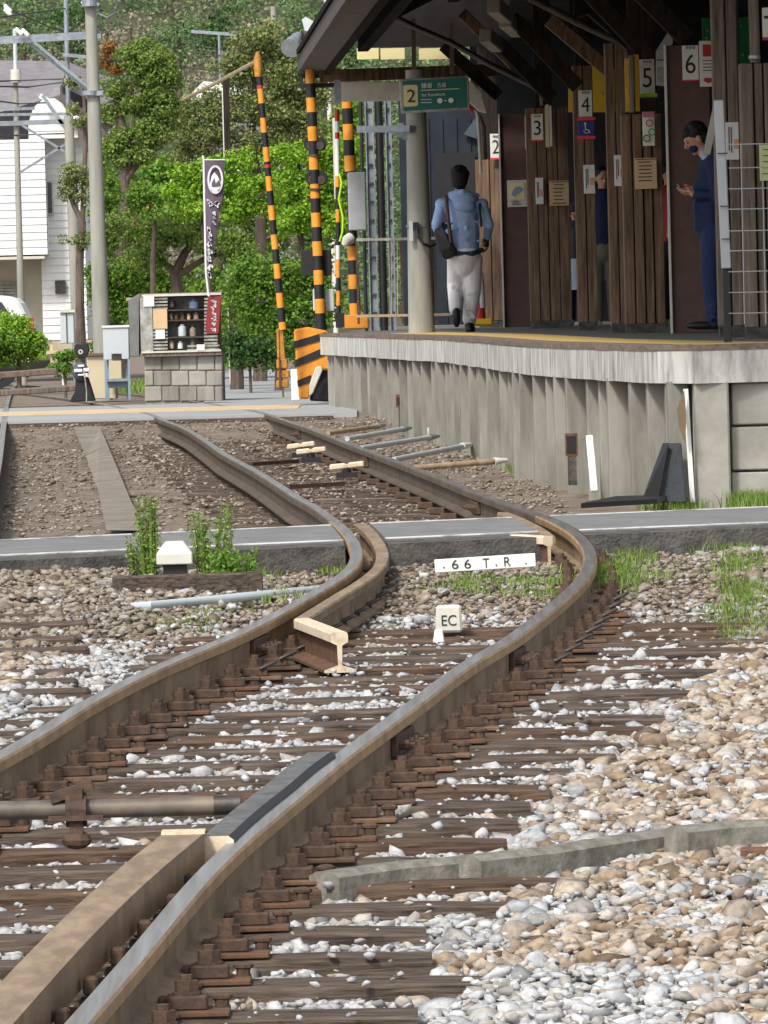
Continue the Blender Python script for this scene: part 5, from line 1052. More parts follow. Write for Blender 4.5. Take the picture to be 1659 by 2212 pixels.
# concrete trough covers at right
tr = [(700, 1884), (770, 1874), (860, 1862), (1000, 1850), (1010, 1848)], [(1012, 1848), (1180, 1830), (1330, 1806), (1448, 1789)], [(1460, 1786), (1560, 1776), (1760, 1765)]
for i, pts in enumerate(tr):
    Q = [onG(x, y, (-.125, -.11, -.085)[i]) for x, y in pts]; t = thing('trough_cover', ['left mossy concrete kerb length, half sunk in the ballast', 'middle mossy concrete kerb length sloping down to the left', 'right mossy concrete block length against the edge of the photo'][i], 'concrete kerb', Q[0], 'mossy concrete kerb lengths')
    b = MB(); nn = len(Q)
    prof = [(-.06, -.12), (-.06, -.012), (-.03, 0), (.03, 0), (.06, -.014), (.06, -.12)]
    o = sweep(Q, prof, (), name='concrete_length', parent=t, mats=[M['conc_mossy']]); 
    if i: o2 = sweep([q + Vector((.01, -.01, -.095)) for q in Q], [(-.07, -.10), (-.07, 0), (.05, 0), (.05, -.10)], (), name='lower_block', parent=t, mats=[M['conc_mossy'] if i == 2 else M['dark_asphalt']])
tag(MB().bar(onG(1600, 1858, -.16), onG(1720, 1856, -.16), .08, .07).build('rusty_box', M['rust_red'], bevel=.005), 'rusty red steel box end below the mossy kerb at the right edge', 'steel box')
# other track at the far left
t = thing('running_rail', 'grey curving rail of the neighbouring track at the left edge of the photo', 'rail', G(2, 980), None)
sweep(gpath([(-30, 1120), (-4, 1000), (6, 930), (16, 868), (30, 835), (52, 812), (100, 796), (180, 786)], .004), name='rail_body', parent=t)
for k in range(10):
    z = 26.4 + k * .60; a = G(-60, 1500, -.16); zt = float(railz(z)) - .165 + .07 * min(1, max(0, (z - 28.5) / 1.5)); xe = -(830 - 185) * z / F - (.05 if k % 2 else 0)
    if z > 31.5: break
    t = thing('sleeper', 'worn sleeper end of the left track, %s counting away from the camera' % ORD[k], 'sleeper', (xe - .5, z, zt), 'sleeper ends of the left track')
    MB().box(xe - 1.6, xe, z - .075, z + .075, zt - .1, zt + (.008 if z < 29 else -.012)).build('timber', M['sleeper'], t, bevel=.012)
# ------------------------------------------------------------------ leaves
def leafcloud(name, C, r, n, size, asp, m_, parent=None, up=.5, kind=None, label=None, cat=None, flat=.7):
    """leaf-sized quads scattered in clumps: C (k,3) clump centres, r clump radius, n leaves each"""
    C = np.asarray(C, float); k = len(C); r = np.broadcast_to(r, (k,)); c = np.repeat(C, n, 0); N_ = len(c); d = rng.normal(size=(N_, 3)); d /= np.linalg.norm(d, axis=1)[:, None]
    rad = np.repeat(r, n) * rng.random(N_) ** .45; p = c + d * rad[:, None] * np.array([1, 1, flat])
    nr = d * .6 + rng.normal(size=(N_, 3)) * .6 + np.array([0, 0, up]); nr /= np.linalg.norm(nr, axis=1)[:, None]
    t = np.cross(nr, rng.normal(size=(N_, 3))); t /= np.linalg.norm(t, axis=1)[:, None]; bt = np.cross(nr, t); s_ = size * rng.uniform(.6, 1.4, N_)[:, None]
    V = np.stack([p - t * s_ * asp * .5, p + bt * s_ * .5 * .8, p + t * s_ * asp * .5, p - bt * s_ * .5 * .8], 1).reshape(-1, 3)
    o = npmesh(name, V, np.arange(N_ * 4).reshape(-1, 4), m_, parent)
    if kind: tag(o, label, cat, kind=kind)
    return o
def clumps(ells, Z, per_m2=9, shell=.55):
    """clump centres over the surface and inside picture-sized ellipsoids (cx, cy, rx, ry [, dz]) at depth Z"""
    out = []; s = S(Z)
    for e in ells:
        cx, cy, rx, ry = e[:4]; dz = e[4] if len(e) > 4 else 0; c = np.array(P(cx, cy, Z + dz)); rx /= s; ry /= s; rd = max(min(rx, 1.6), ry * .6)
        n = max(4, int(4 * math.pi * rx * ry * per_m2 * .5)); d = rng.normal(size=(n, 3)); d /= np.linalg.norm(d, axis=1)[:, None]; d[:, 1] = np.where(rng.random(n) < .6, -np.abs(d[:, 1]), d[:, 1])
        out.append(c + d * (shell + (1 - shell) * rng.random((n, 1))) * np.array([rx, rd, ry]) + rng.normal(0, .03, (n, 3)))
    return np.concatenate(out)
def limbs(b, segs, Z):
    for seg in segs:
        pts = [P(x, y, Z + (q[3] if len(q) > 3 else 0)) for q in seg for x, y in [q[:2]]]; b.tube(pts, [q[2] / S(Z) for q in seg], 9)
def tree(name, label, cat, Z, base, segs, crowns, grp=None):
    zb = gz(Z); bx = P(base, 780, Z).x; t = thing(name, label, cat, (bx, Z, zb), grp); b = MB(); limbs(b, segs, Z); a = P(*segs[0][0][:2], Z)
    b.tube([Vector((bx, Z, zb - .1)), a], [segs[0][0][2] * 1.25 / S(Z), segs[0][0][2] / S(Z)], 9); b.build('trunk', M['bark'], t, True)
    for ells, m_, size, asp, n, cr, per in crowns:
        leafcloud('crown', clumps(ells, Z, per * (5.5 if n > 10 else 1), .35), cr, int(n * 1.8), size * .4, asp, M[m_], t)
    return t
PI_ = ('lf_pine', .12, 1.6)
tree('pine_tree', 'tall cloud-pruned pine with curving trunk and rounded green crown right of the utility pole', 'tree', 104, 258,
     [[(258, 560, 14), (262, 480, 12), (272, 425, 11), (266, 380, 10), (290, 330, 9), (262, 275, 11), (255, 215, 9), (250, 180, 5)], [(268, 395, 8), (300, 350, 6), (320, 320, 3)], [(262, 300, 7), (310, 280, 5), (360, 300, 3)], [(255, 250, 6), (300, 235, 4), (345, 200, 2)], [(262, 290, 6), (225, 265, 4), (200, 230, 2)], [(270, 390, 6), (225, 380, 4), (205, 360, 2)]],
     [([(318, 150, 62, 52), (352, 190, 34, 60), (300, 105, 55, 20), (345, 235, 40, 50), (285, 225, 42, 26), (240, 190, 30, 18), (330, 290, 46, 34), (250, 300, 34, 20), (225, 245, 24, 14), (300, 330, 40, 20), (230, 330, 22, 14), (262, 345, 24, 12)], 'lf_pine', .16, .55, 60, .17, 9), ([(236, 105, 18, 14), (228, 128, 14, 12), (246, 152, 18, 7)], 'lf_orange', .13, .5, 60, .12, 12)], 'garden pines behind the road')
tree('pine_tree', 'small cloud-pruned pine with tufted pads beside the second utility pole', 'tree', 96, 171,
     [[(172, 560, 9), (178, 480, 8), (160, 445, 6), (150, 420, 4)], [(172, 560, 6), (168, 520, 4)], [(178, 480, 6), (185, 300, 5), (180, 180, 3)]],
     [([(160, 375, 34, 28), (148, 410, 22, 22), (175, 425, 18, 16)], 'lf_pine_dull', .13, .5, 46, .14, 10), ([(165, 518, 26, 15), (158, 172, 16, 12), (172, 262, 20, 12), (158, 235, 16, 10)], 'lf_pine_dull', .13, .5, 46, .12, 9)], 'garden pines behind the road')
tree('garden_pine', 'wide low garden pine with dark layered branches behind the stall', 'tree', 98, 385,
     [[(385, 640, 15), (378, 590, 12), (400, 545, 9), (430, 510, 6)], [(378, 600, 9), (440, 560, 6), (500, 540, 4)], [(385, 590, 8), (330, 550, 5), (270, 520, 3)]],
     [([(400, 490, 110, 34), (330, 520, 62, 34), (470, 520, 74, 40), (270, 480, 45, 30), (380, 455, 70, 24), (300, 560, 50, 26), (520, 560, 50, 30)], 'lf_pine', .15, .55, 50, .18, 7)], 'garden pines behind the road')
tree('garden_pine', 'broad tall pine with yellow-tipped shoots behind the barrier and signal post', 'tree', 106, 560,
     [[(565, 560, 13), (560, 420, 11), (545, 300, 8), (550, 160, 5), (555, 90, 3)], [(560, 400, 6), (620, 330, 4), (660, 270, 2)], [(555, 360, 6), (490, 320, 4), (450, 290, 2)]],
     [([(560, 90, 60, 42), (520, 150, 62, 44), (620, 165, 62, 55), (480, 225, 72, 42), (590, 245, 72, 46), (660, 215, 44, 55), (450, 290, 84, 34), (560, 310, 80, 36), (700, 130, 30, 50), (660, 290, 50, 40), (400, 250, 44, 30), (415, 330, 46, 22), (500, 345, 60, 24)], 'lf_pine_dull', .17, .55, 52, .21, 6)], 'garden pines behind the road')
tree('maple_tree', 'bright yellow-green maple behind the dark banner', 'tree', 94, 450,
     [[(452, 640, 8), (448, 540, 7), (430, 440, 5), (410, 380, 3)], [(448, 520, 5), (490, 440, 3)]],
     [([(415, 372, 44, 20), (455, 355, 40, 14), (520, 350, 36, 20), (395, 420, 50, 26), (470, 405, 50, 24), (540, 395, 46, 26), (430, 460, 60, 20), (510, 455, 56, 26), (575, 440, 36, 28)], 'lf_bright', .13, .9, 46, .16, 9)], 'maples behind the crossing')
tree('maple_tree', 'bright green maple seen between the striped crossing posts', 'tree', 99, 660,
     [[(655, 640, 8), (650, 520, 7), (640, 400, 5), (650, 320, 3)], [(650, 500, 5), (690, 420, 3)]],
     [([(640, 340, 52, 28), (700, 330, 42, 32), (620, 400, 50, 36), (680, 410, 52, 40), (730, 400, 30, 50), (640, 470, 56, 34), (700, 485, 46, 34), (755, 340, 28, 50), (600, 330, 30, 18)], 'lf_bright', .13, .9, 44, .17, 8)], 'maples behind the crossing')
tree('leafy_tree', 'dense mid-green tree at the back between the pine and the barrier', 'tree', 112, 470,
     [[(470, 600, 12), (470, 420, 9), (460, 300, 5)]], [([(390, 400, 90, 80), (500, 420, 100, 90), (610, 440, 90, 90), (330, 430, 70, 90), (700, 450, 80, 100), (760, 300, 60, 120), (300, 620, 80, 110), (420, 640, 90, 100), (560, 620, 90, 120), (680, 620, 60, 120), (480, 740, 120, 50), (640, 740, 80, 50), (250, 420, 50, 120)], 'lf_mid', .20, .9, 44, .26, 2.4)], None)
tree('shrub', 'tall dark shrub below the signal post, behind the road', 'shrub', 92, 600,
     [[(602, 760, 8), (590, 680, 6), (600, 600, 4)]], [([(600, 600, 72, 50), (560, 660, 60, 48), (640, 660, 60, 50), (600, 720, 70, 40), (530, 590, 44, 50), (670, 600, 40, 60), (655, 735, 45, 40)], 'lf_mid', .13, .9, 46, .19, 6.5)], 'shrubs behind the road')
tree('shrub', 'dark shrub with scattered light leaves right of the stall', 'shrub', 95, 510,
     [[(512, 770, 13), (508, 690, 10), (520, 620, 7)], [(545, 790, 6), (560, 730, 5), (545, 690, 3)]], [([(500, 640, 50, 50), (540, 700, 44, 40), (480, 720, 30, 40), (560, 760, 34, 20)], 'lf_mid', .12, .9, 34, .17, 4)], 'shrubs behind the road')
tree('shrub', 'ivy-green bush filling the space between the large utility pole and the stall', 'shrub', 99, 250,
     [[(250, 740, 7), (250, 640, 6), (245, 560, 4)]], [([(250, 600, 40, 60), (230, 500, 34, 60), (265, 680, 36, 60), (290, 600, 30, 44), (215, 620, 28, 70), (240, 740, 40, 30), (230, 420, 28, 44)], 'lf_mid', .13, .9, 44, .17, 7)], 'shrubs behind the road')
tree('rose_bush', 'shrub dotted with pale pink flowers left of the banner', 'shrub', 97, 330,
     [[(330, 560, 6), (335, 480, 4), (340, 440, 3)]], [([(335, 445, 56, 40), (365, 410, 30, 24), (300, 420, 30, 30)], 'lf_mid', .12, .9, 34, .15, 6), ([(330, 420, 50, 34), (355, 430, 36, 40), (300, 480, 40, 30)], 'lf_pink', .10, .9, 3, .06, 3)], None)
tree('hedge', 'clipped bright green hedge at the left edge in front of the parked car', 'hedge', 97, 40,
     [[(40, 770, 5), (40, 740, 4), (40, 720, 3)]], [([(30, 728, 52, 40), (-20, 740, 60, 50), (70, 745, 34, 34), (15, 700, 30, 22)], 'lf_bright', .11, .9, 46, .15, 12), ([(30, 745, 58, 36), (-20, 750, 60, 44), (72, 755, 30, 26)], 'lf_mid', .11, .9, 46, .15, 9)], None)
tree('shrub', 'small green bush beside the low dark signal lamp', 'shrub', 90, 140,
     [[(140, 800, 3), (140, 780, 3), (140, 770, 2)]], [([(142, 778, 26, 24), (122, 790, 14, 16)], 'lf_mid', .10, .9, 44, .10, 20)], 'shrubs behind the road')
tree('low_bush', 'low dark bush along the side road behind the stall and the barrier foot', 'bush', 90, 540,
     [[(540, 790, 3), (540, 775, 3), (545, 760, 2)]], [([(500, 770, 26, 26), (540, 776, 36, 22), (590, 770, 34, 26), (560, 750, 40, 22), (505, 740, 24, 30)], 'lf_dark', .12, .9, 40, .15, 8)], None)
# wooded slope, one mass
n = 4600; yy = rng.uniform(195, 268, n); xx = rng.uniform(-1, 1, n) * (yy * .0605 + 3); zz = hill_h(xx, yy) + rng.uniform(0, .9, n); bn = vnoise(xx, yy * .5, 3.0, 31)
pxl = np.array([px((a, b_, c)) for a, b_, c in zip(xx, yy, zz)]); brown = ((pxl[:, 0] < 640) & (pxl[:, 1] < 230) & (bn > .36)) | (bn > .72)
for sel, m_, lb in ((brown, 'lf_brown', 'brown withered scrub hanging on the wooded slope'), (~brown, 'lf_hill', 'green undergrowth covering the wooded slope')):
    leafcloud('hillside_scrub', np.stack([xx, yy, zz], 1)[sel], rng.uniform(.5, 1.2, sel.sum()), 46, .15, .8, M[m_], kind='stuff', label=lb, cat='undergrowth', flat=.9)
for i, (x, y, h_, Z) in enumerate(((50, 40, 90, 214), (150, 20, 110, 220), (280, 60, 60, 210), (385, 40, 90, 216), (470, 20, 110, 222), (560, 45, 70, 214), (640, 20, 100, 220), (720, 60, 60, 212))):
    a = P(x, y + h_, Z); t = thing('forest_tree', '%s tree standing on the wooded slope, %s from the left' % (('pale green', 'dark green', 'bare brown')[i % 3], ORD[i]), 'tree', (a.x, Z, float(hill_h(a.x, Z))), 'trees on the slope')
    zt = P(x, y, Z); b = MB(); b.tube([Vector((a.x, Z, float(hill_h(np.array(a.x), np.array(Z))) - .2)), zt], [.13, .06], 8); b.build('trunk', M['bark'], t, True)
    leafcloud('crown', clumps([(x, y, 52, 46), (x + 24, y + 40, 44, 40), (x - 28, y + 34, 40, 40), (x, y + 70, 40, 34)], Z, 1.3), .55, 60 if i % 3 < 2 else 26, .13, .8, M[('lf_hill', 'lf_dark', 'lf_brown')[i % 3]], t)
# grass and weeds
def blades(name, X, Y, hgt, m_, label, cat='grass', kind='stuff', lean=1.4, wd=.0027, z0=None, parent=None):
    X = np.repeat(X, 3) + rng.normal(0, .015, len(X) * 3); Y = np.repeat(Y, 3) + rng.normal(0, .03, len(X)); hgt = hgt * .5; n = len(X); Z = ground_h(X, Y) + .03 if z0 is None else z0; h_ = hgt * rng.uniform(.5, 1.3, n); a = rng.uniform(0, 6.28, n); l = h_ * lean * rng.random(n); w_ = wd * rng.uniform(.6, 1.4, n); wx, wy = np.cos(a + 1.57) * w_, np.sin(a + 1.57) * w_
    b0 = np.stack([X - wx, Y - wy, Z], 1); b1 = np.stack([X + wx, Y + wy, Z], 1); m0 = np.stack([X - wx * .7 + np.cos(a) * l * .35, Y - wy * .7 + np.sin(a) * l * .35, Z + h_ * .6], 1); m1 = m0 + np.stack([wx * 1.4, wy * 1.4, wx * 0], 1); t0 = np.stack([X + np.cos(a) * l - wx * .1, Y + np.sin(a) * l, Z + h_ * .98], 1); t1 = t0 + np.stack([wx * .2, wy * .2 + .0005, wx * 0], 1)
    V = np.stack([b0, b1, m0, m1, t0, t1], 1).reshape(-1, 3); i = np.arange(n)[:, None] * 6
    o = npmesh(name, V, np.concatenate([i + np.array([[0, 1, 3, 2]]), i + np.array([[2, 3, 5, 4]])]), m_, parent)
    return tag(o, label, cat, kind=kind) if kind else o
def gpatch(lst, dens):
    XX = []; YY = []
    for x, y, rx, ry in lst:
        c = G(x, y, -.15); p1 = G(x, y - ry, -.15); rz = abs(p1.y - c.y); rX = rx / S(c.y); n = int(rX * rz * 3.14 * dens); a = rng.uniform(0, 6.28, n); q = np.sqrt(rng.random(n)) * rng.uniform(.7, 1.35, n); XX.append(c.x + np.cos(a) * q * rX + rng.normal(0, .04, n)); YY.append(c.y + np.sin(a) * q * rz + rng.normal(0, .06, n))
    X, Y = np.concatenate(XX), np.concatenate(YY); k = vnoise(X, Y, .35, 41) + rng.random(len(X)) * .55 + vnoise(X, Y, .12, 43) * .5 > 1.0; return X[k], Y[k]
X, Y = gpatch([(1580, 1175, 110, 22), (1480, 1180, 70, 20), (1640, 1300, 60, 70), (1590, 1340, 40, 30), (1370, 1240, 70, 24), (1620, 1220, 60, 30), (1330, 1260, 40, 26)], 1300); k = (Y < cnear(X) - .4); blades('grass', X[k], Y[k], .10, M['lf_grass'], 'patchy green grass among the stones right of the bend')
X, Y = gpatch([(1170, 1285, 90, 20), (1010, 1276, 80, 18), (1200, 1262, 50, 20)], 800); blades('grass', X, Y, .06, M['lf_grass'], 'thin grass between the rails under the lettered plate')
X, Y = gpatch([(520, 1240, 80, 28), (470, 1255, 80, 26), (380, 1335, 80, 20), (560, 1305, 80, 14), (720, 1235, 20, 20)], 900); blades('grass', X, Y, .08, M['lf_grass'], 'grass tufts around the pale pipe left of the bend')
X, Y = gpatch([(1640, 1082, 60, 14), (1600, 1080, 40, 12)], 2600); k = Y > cfar(X) + .05; blades('grass', X[k], Y[k], .22, M['lf_grass'], 'fresh green grass at the foot of the platform wall at the right edge', lean=.8)
X, Y = gpatch([(1455, 1085, 50, 12), (1130, 1003, 22, 10)], 1500); k = Y > cfar(X) + .02; blades('weeds', X[k], Y[k], .17, M['lf_grass'], 'pale weeds at the foot of the platform wall by the rubber mat', lean=.9)
X, Y = gpatch([(545, 805, 60, 6), (300, 868, 20, 6), (250, 866, 40, 4)], 160); blades('grass', X, Y, .30, M['lf_grass'], 'grass verge along the side road and beside the stall', lean=.7, wd=.009)
def weed(x, y, hpx, wpx, nst, label, m_='lf_grass', name='weed'):
    a = onG(x, y + 8, -.09); s = S(a.y); t = thing(name, label, 'plant', a, 'tall weeds before the footpath'); b = MB(); C = []
    for i in range(nst):
        dx = random.uniform(-wpx, wpx) / s; dy = random.uniform(-wpx, wpx) / s * .6; hh = hpx / s * random.uniform(.55, 1); e = a + Vector((dx * 1.25, dy, hh)); b.tube([a + Vector((dx * .7, dy, 0)), a + Vector((dx, dy, hh * .5)), e], [.004, .0035, .0015], 5)
        for q in np.linspace(.12, 1, 9): C.append(tuple(a + Vector((dx * (.7 + .5 * q), dy, hh * q))))
    b.build('stems', M['lf_grass'], t); leafcloud('leaves', C, .028, 5, .030, .35, M[m_], t, up=.3, flat=1.3); return t
weed(325, 1238, 175, 20, 22, 'tall upright green weed, tallest, left of the white capped post'); weed(300, 1235, 110, 16, 6, 'shorter thin weed at the left of the tallest weed')
weed(455, 1235, 150, 44, 22, 'leafy weed clump with yellow buds right of the white capped post', 'lf_grass'); weed(500, 1250, 70, 44, 26, 'low bushy weed to the right of the capped post', 'lf_mid')
# ------------------------------------------------------------------ white house, car, far roofs at the left
Z = 118; t = thing('white_house', 'white house with lapped siding, overhanging upper storey and grey roof at the left', 'house', P(60, 700, Z))
def siding(name, x0, x1, y0, y1, Z, m_, par, d=4, step=.13):
    a = P(x0, y1, Z); c = P(x1, y0, Z); b = MB(); z = a.z
    poly = []
    while z < c.z: poly += [Vector((a.x, Z - .018, z)), Vector((a.x, Z, min(c.z, z + step)))]; z += step
    poly += [Vector((a.x, Z + .2, c.z)), Vector((a.x, Z + .2, a.z))]; n = len(poly); dx = Vector((c.x - a.x, 0, 0))
    vs = poly + [p + dx for p in poly]; b.add(vs, [(i, (i + 1) % n, (i + 1) % n + n, i + n) for i in range(n)])
    b.box(a.x, c.x, Z + .2, Z + d, a.z, c.z); return b.build(name, m_, par)
siding('upper_wall', -160, 96, 300, 556, Z, M['house_white'], t, 5); siding('side_wall', 94, 176, 236, 735, Z + .6, M['house_white'], t, 5); siding('gable_wall', 62, 168, 262, 300, Z + .1, M['house_white'], t, 3)
b = MB(); b.ppoly([(62, 264), (72, 232), (94, 214), (118, 212), (140, 228), (160, 262)], Z + .1, 2); b.build('arched_gable', M['house_white'], t)
b = MB(); b.ppoly([(126, 206), (140, 204), (205, 258), (240, 300), (240, 322), (190, 330), (176, 300)], Z - .1, .3); b.build('porch_roof', M['roof_brown'], t); MB().bar(P(86, 206, Z - .2), P(176, 262, Z - .2), .07, .08).build('bargeboard', M['house_white'], t)
b = MB(); b.extr([P(-220, 305, Z - .5), P(130, 205, Z + .4), P(150, 150, Z + 5), P(-220, 144, Z + 5)], (0, .1, .15)); b.extr([P(118, 180, Z + 5), P(255, 245, Z + 5.1), P(238, 186, Z + 9), P(150, 152, Z + 9)], (0, .1, .15)); b.extr([P(-220, 300, Z + 5.6), P(250, 300, Z + 5.6), P(215, 170, Z + 5.8), P(-220, 155, Z + 5.8)], (0, .3, 0)); b.build('roof', M['house_roof'], t)
MB().pbox(-160, 556, 96, 562, Z - .1, 5).build('overhang_edge', M['house_beige'], t)
MB().pbox(-160, 560, 96, 735, Z + 1.6, .2).build('garage_wall', M['house_beige'], t); b = MB()
for k in range(9): b.pbox(-60, 610 + k * 7, 42, 616 + k * 7, Z + 1.5, .05)
b.build('garage_shutter', M['steel_pale'], t); MB().pbox(119, 606, 142, 634, Z + .5, .06).build('meter_box', M['dark_steel'], t)
for x0, y0, x1, y1 in ((101, 390, 115, 464), (146, 420, 160, 466)):
    o = MB().pbox(x0, y0, x1, y1, Z + .5, .1).build('window', M['house_beige'], t); MB().pbox(x0 + 3, y0 + 4, x1 - 3, y1 - 4, Z + .48, .05).build('pane', M['glass_dark'], o)
t2 = thing('low_wall', 'beige garden wall below the white house behind the hedge', 'wall', P(150, 770, 108)); MB().pbox(96, 735, 250, 800, 108, .2).build('wall_body', M['beige'], t2)
# other far roofs
for lb, rp_, wl_, Z, mr in (('pale house with grey roof glimpsed through the big pine', [(395, 325), (470, 262), (560, 268), (600, 330)], (410, 325, 590, 420), 128, 'house_roof'), ('white gabled house glimpsed between the pines above the banner', [(400, 215), (440, 175), (520, 185), (530, 215)], (408, 214, 525, 250), 150, 'house_white'), ('blue-white roofed house high on the slope beside the roof end', [(652, 42), (660, 36), (706, 62), (700, 74), (658, 66)], (664, 60, 700, 92), 196, 'cabinet')):
    t = thing('distant_house', lb, 'house', P(rp_[0][0], wl_[3], Z)); MB().ppoly(rp_, Z - .2, 3).build('roof', M[mr], t); x0, y0, x1, y1 = wl_; MB().pbox(x0, y0, x1, y1, Z, 2.6).build('wall', M['house_white'], t); MB().pbox(x0 + (x1 - x0) * .3, y0 + 8, x0 + (x1 - x0) * .5, y1 - 8, Z - .03, .1).build('window', M['glass_dark'], t)
# parked car behind the hedge
Z = 106; g0 = P(-10, 770, Z); t = thing('parked_car', 'white parked car seen from behind the hedge at the left edge', 'car', (g0.x, Z, gz(Z)))
def C_(x, y, z): return Vector((P(-30, 700, Z).x + x, Z + y, P(0, 640, Z).z - 1.45 + z))
b = MB(); b.extr([C_(-2.2, 0, .35), C_(.68, 0, .35), C_(.74, 0, .62), C_(.72, 0, .95), C_(.52, 0, 1.38), C_(.3, 0, 1.46), C_(-1.1, 0, 1.45), C_(-1.6, 0, 1.0), C_(-2.25, 0, .85)], (0, 1.6, 0)); b.build('body', M['white'], t, bevel=.05)
b = MB(); b.extr([C_(-1.4, -.01, 1.0), C_(-1.02, -.01, 1.36), C_(-.4, -.01, 1.36), C_(-.4, -.01, 1.0)], (0, .03, 0)); b.extr([C_(-.33, -.01, 1.0), C_(-.33, -.01, 1.36), C_(.25, -.01, 1.36), C_(.48, -.01, 1.0)], (0, .03, 0)); b.build('side_window', M['glass_dark'], t)
MB().frame(C_(.70, .08, .98), (.035, 0, 0), (0, .08, 0), (0, 0, .12)).build('tail_light', M['red'], t)
for x in (-1.7, .15):
    o = MB().cyl(C_(x, -.03, .32), C_(x, .18, .32), .31, n=20).build('wheel', M['black'], t, True); MB().cyl(C_(x, -.05, .32), C_(x, -.03, .32), .17, n=14).build('rim', M['galv'], o)
# ------------------------------------------------------------------ utility poles, line structure, wires
def upole(x0, y0, x1, y1, Z, w0, w1, m_, label, grp='utility poles at the left', name='utility_pole'):
    a = P(x1, y1, Z); c = P(x0, y0, Z); zb = min(a.z, float(gz(Z))); t = thing(name, label, 'pole', (a.x, Z, zb)); 
    if grp: t['group'] = grp
    b = MB(); b.cyl((a.x, Z, zb - .1), (c.x, Z, c.z), w1 / 2 / S(Z), w0 / 2 / S(Z), 18); b.build('shaft', M[m_], t, True); return t
p1 = upole(194, -40, 222, 800, 88, 24, 40, 'conc_pole', 'thickest pale concrete utility pole, rising out of the top of the photo')
p2 = upole(148, 250, 175, 800, 98, 20, 34, 'conc_pole', 'middle concrete utility pole behind the thickest one, pad-pruned pine beside it'); MB().cyl(P(141, -40, 98), P(148, 262, 98), .035, n=12).build('steel_top', M['galv'], p2, True)
MB().bar(P(136, 118, 97.9), P(212, 126, 97.9), .05, .05).build('short_arm', M['galv'], p2)
p3 = upole(33, 170, 46, 690, 112, 11, 17, 'conc_pole', 'slim leftmost concrete utility pole in front of the white house'); MB().cyl(P(32, 62, 112), P(34, 175, 112), .035, n=10).build('steel_top', M['cabinet'], p3, True)
MB().cyl(P(34, 150, 111.9), P(34, 178, 111.9), .09, n=14).build('insulator_cap', M['offwhite'], p3, True)
for y in (236, 268): MB().bar(P(10, y, 111.9), P(75, y - 2, 111.9), .05, .05).build('cross_arm', M['galv'], p3)
b = MB(); b.bar(P(-30, 92, 88), P(218, 78, 88), .05, .06); b.bar(P(-30, 84, 88.1), P(218, 70, 88.1), .035, .04); b.build('portal_beam', M['galv'], p1)
b = MB(); b.bar(P(66, 84, 88), P(206, 202, 88), .035, .04, (0, -1, 0)); b.bar(P(60, 90, 88.1), P(202, 206, 88.1), .035, .04, (0, -1, 0)); b.bar(P(196, 204, 87.9), P(222, 200, 87.9), .05, .06); b.build('portal_stay', M['galv'], p1)
b = MB(); b.cyl(P(196, 196, 87.95), P(196, 206, 87.95), .11, n=16); b.cyl(P(192, -10, 87.9), P(193, 14, 87.9), .10, n=14); b.build('pole_band', M['galv'], p1)
b = MB(); b.tube([P(176, 8, 87.9), P(186, 4, 87.9), P(202, 6, 87.9), P(214, 12, 87.9)], .03, 8); b.tube([P(214, 30, 87.8), P(232, 38, 87.6), P(248, 28, 87.4), P(256, 0, 87.2)], .012, 6); b.build('top_fittings', M['galv'], p1)
t = thing('line_frame', 'grey steel frame arms linking the left utility poles in front of the house', 'steel frame', P(60, 262, 100), None)
b = MB(); b.bar(P(-20, 268, 100), P(150, 262, 100), .05, .07); b.bar(P(-20, 248, 100), P(150, 246, 100), .03, .04); b.bar(P(44, 268, 100), P(150, 334, 100), .035, .04, (0, -1, 0)); b.bar(P(44, 372, 100), P(150, 306, 100), .035, .04, (0, -1, 0)); b.bar(P(92, 206, 100), P(150, 290, 100), .05, .05, (0, -1, 0)); b.build('arms', M['galv'], t)
for x, y in ((36, 64), (50, 66), (12, 14), (12, 22)):
    b = MB(); 
    for k in range(4): c = P(x + k * 3.2, y + k * 3, 87.9); b.ell(c, .028, .02, .03, 10, 6)
    b.build('insulator', M['white'], p1, True)
wires = [((-20, 40, 70), (140, 18, 98), (230, -20, 120), 'highest wire sloping up across the left utility poles'), ((-20, 176, 96), (40, 174, 112), (150, 170, 98), 'upper of two dark wires crossing the grey roof at the left'), ((-20, 186, 96), (60, 188, 100), (150, 176, 98), 'lower of two dark wires crossing the grey roof at the left'), ((-20, 216, 96), (40, 224, 112), (100, 222, 112), 'short sagging wire left of the arched gable'), ((-20, 296, 96), (36, 292, 112), (150, 288, 98), 'wire just below the lower steel arm at the left'), ((216, 128, 98), (420, 148, 150), (520, 158, 190), 'distant pale wire crossing behind the big pine'), ((20, 20, 120), (110, 60, 140), (180, 78, 160), 'thin wire descending to the right across the brown scrub'), ((420, 74, 200), (470, 70, 200), (530, 78, 200), 'faint wire on the slope above the big pine')]
for a, m2, c, lb in wires: tag(MB().tube([P(*a), P(*m2), P(*c)], .013 * a[2] / 90, 5).build('overhead_wire', M['wire'], smooth=True), lb, 'wire', 'overhead wires')
upole(590, 14, 597, 66, 200, 12, 13, 'conc_pole', 'short grey pole with white cap standing on the slope left of the loudspeaker', None); upole(704, -30, 708, 40, 190, 10, 11, 'offwhite', 'pale pole top on the slope just left of the canopy roof', None); upole(473, 70, 478, 260, 170, 6, 8, 'galv', 'thin T-shaped mast on the slope above the banner', None)
tag(MB().bar(P(413, 68, 170), P(530, 76, 170), .08, .08).build('mast_arm', M['galv']), 'thin horizontal arm across the top of the T-shaped mast', 'mast arm')
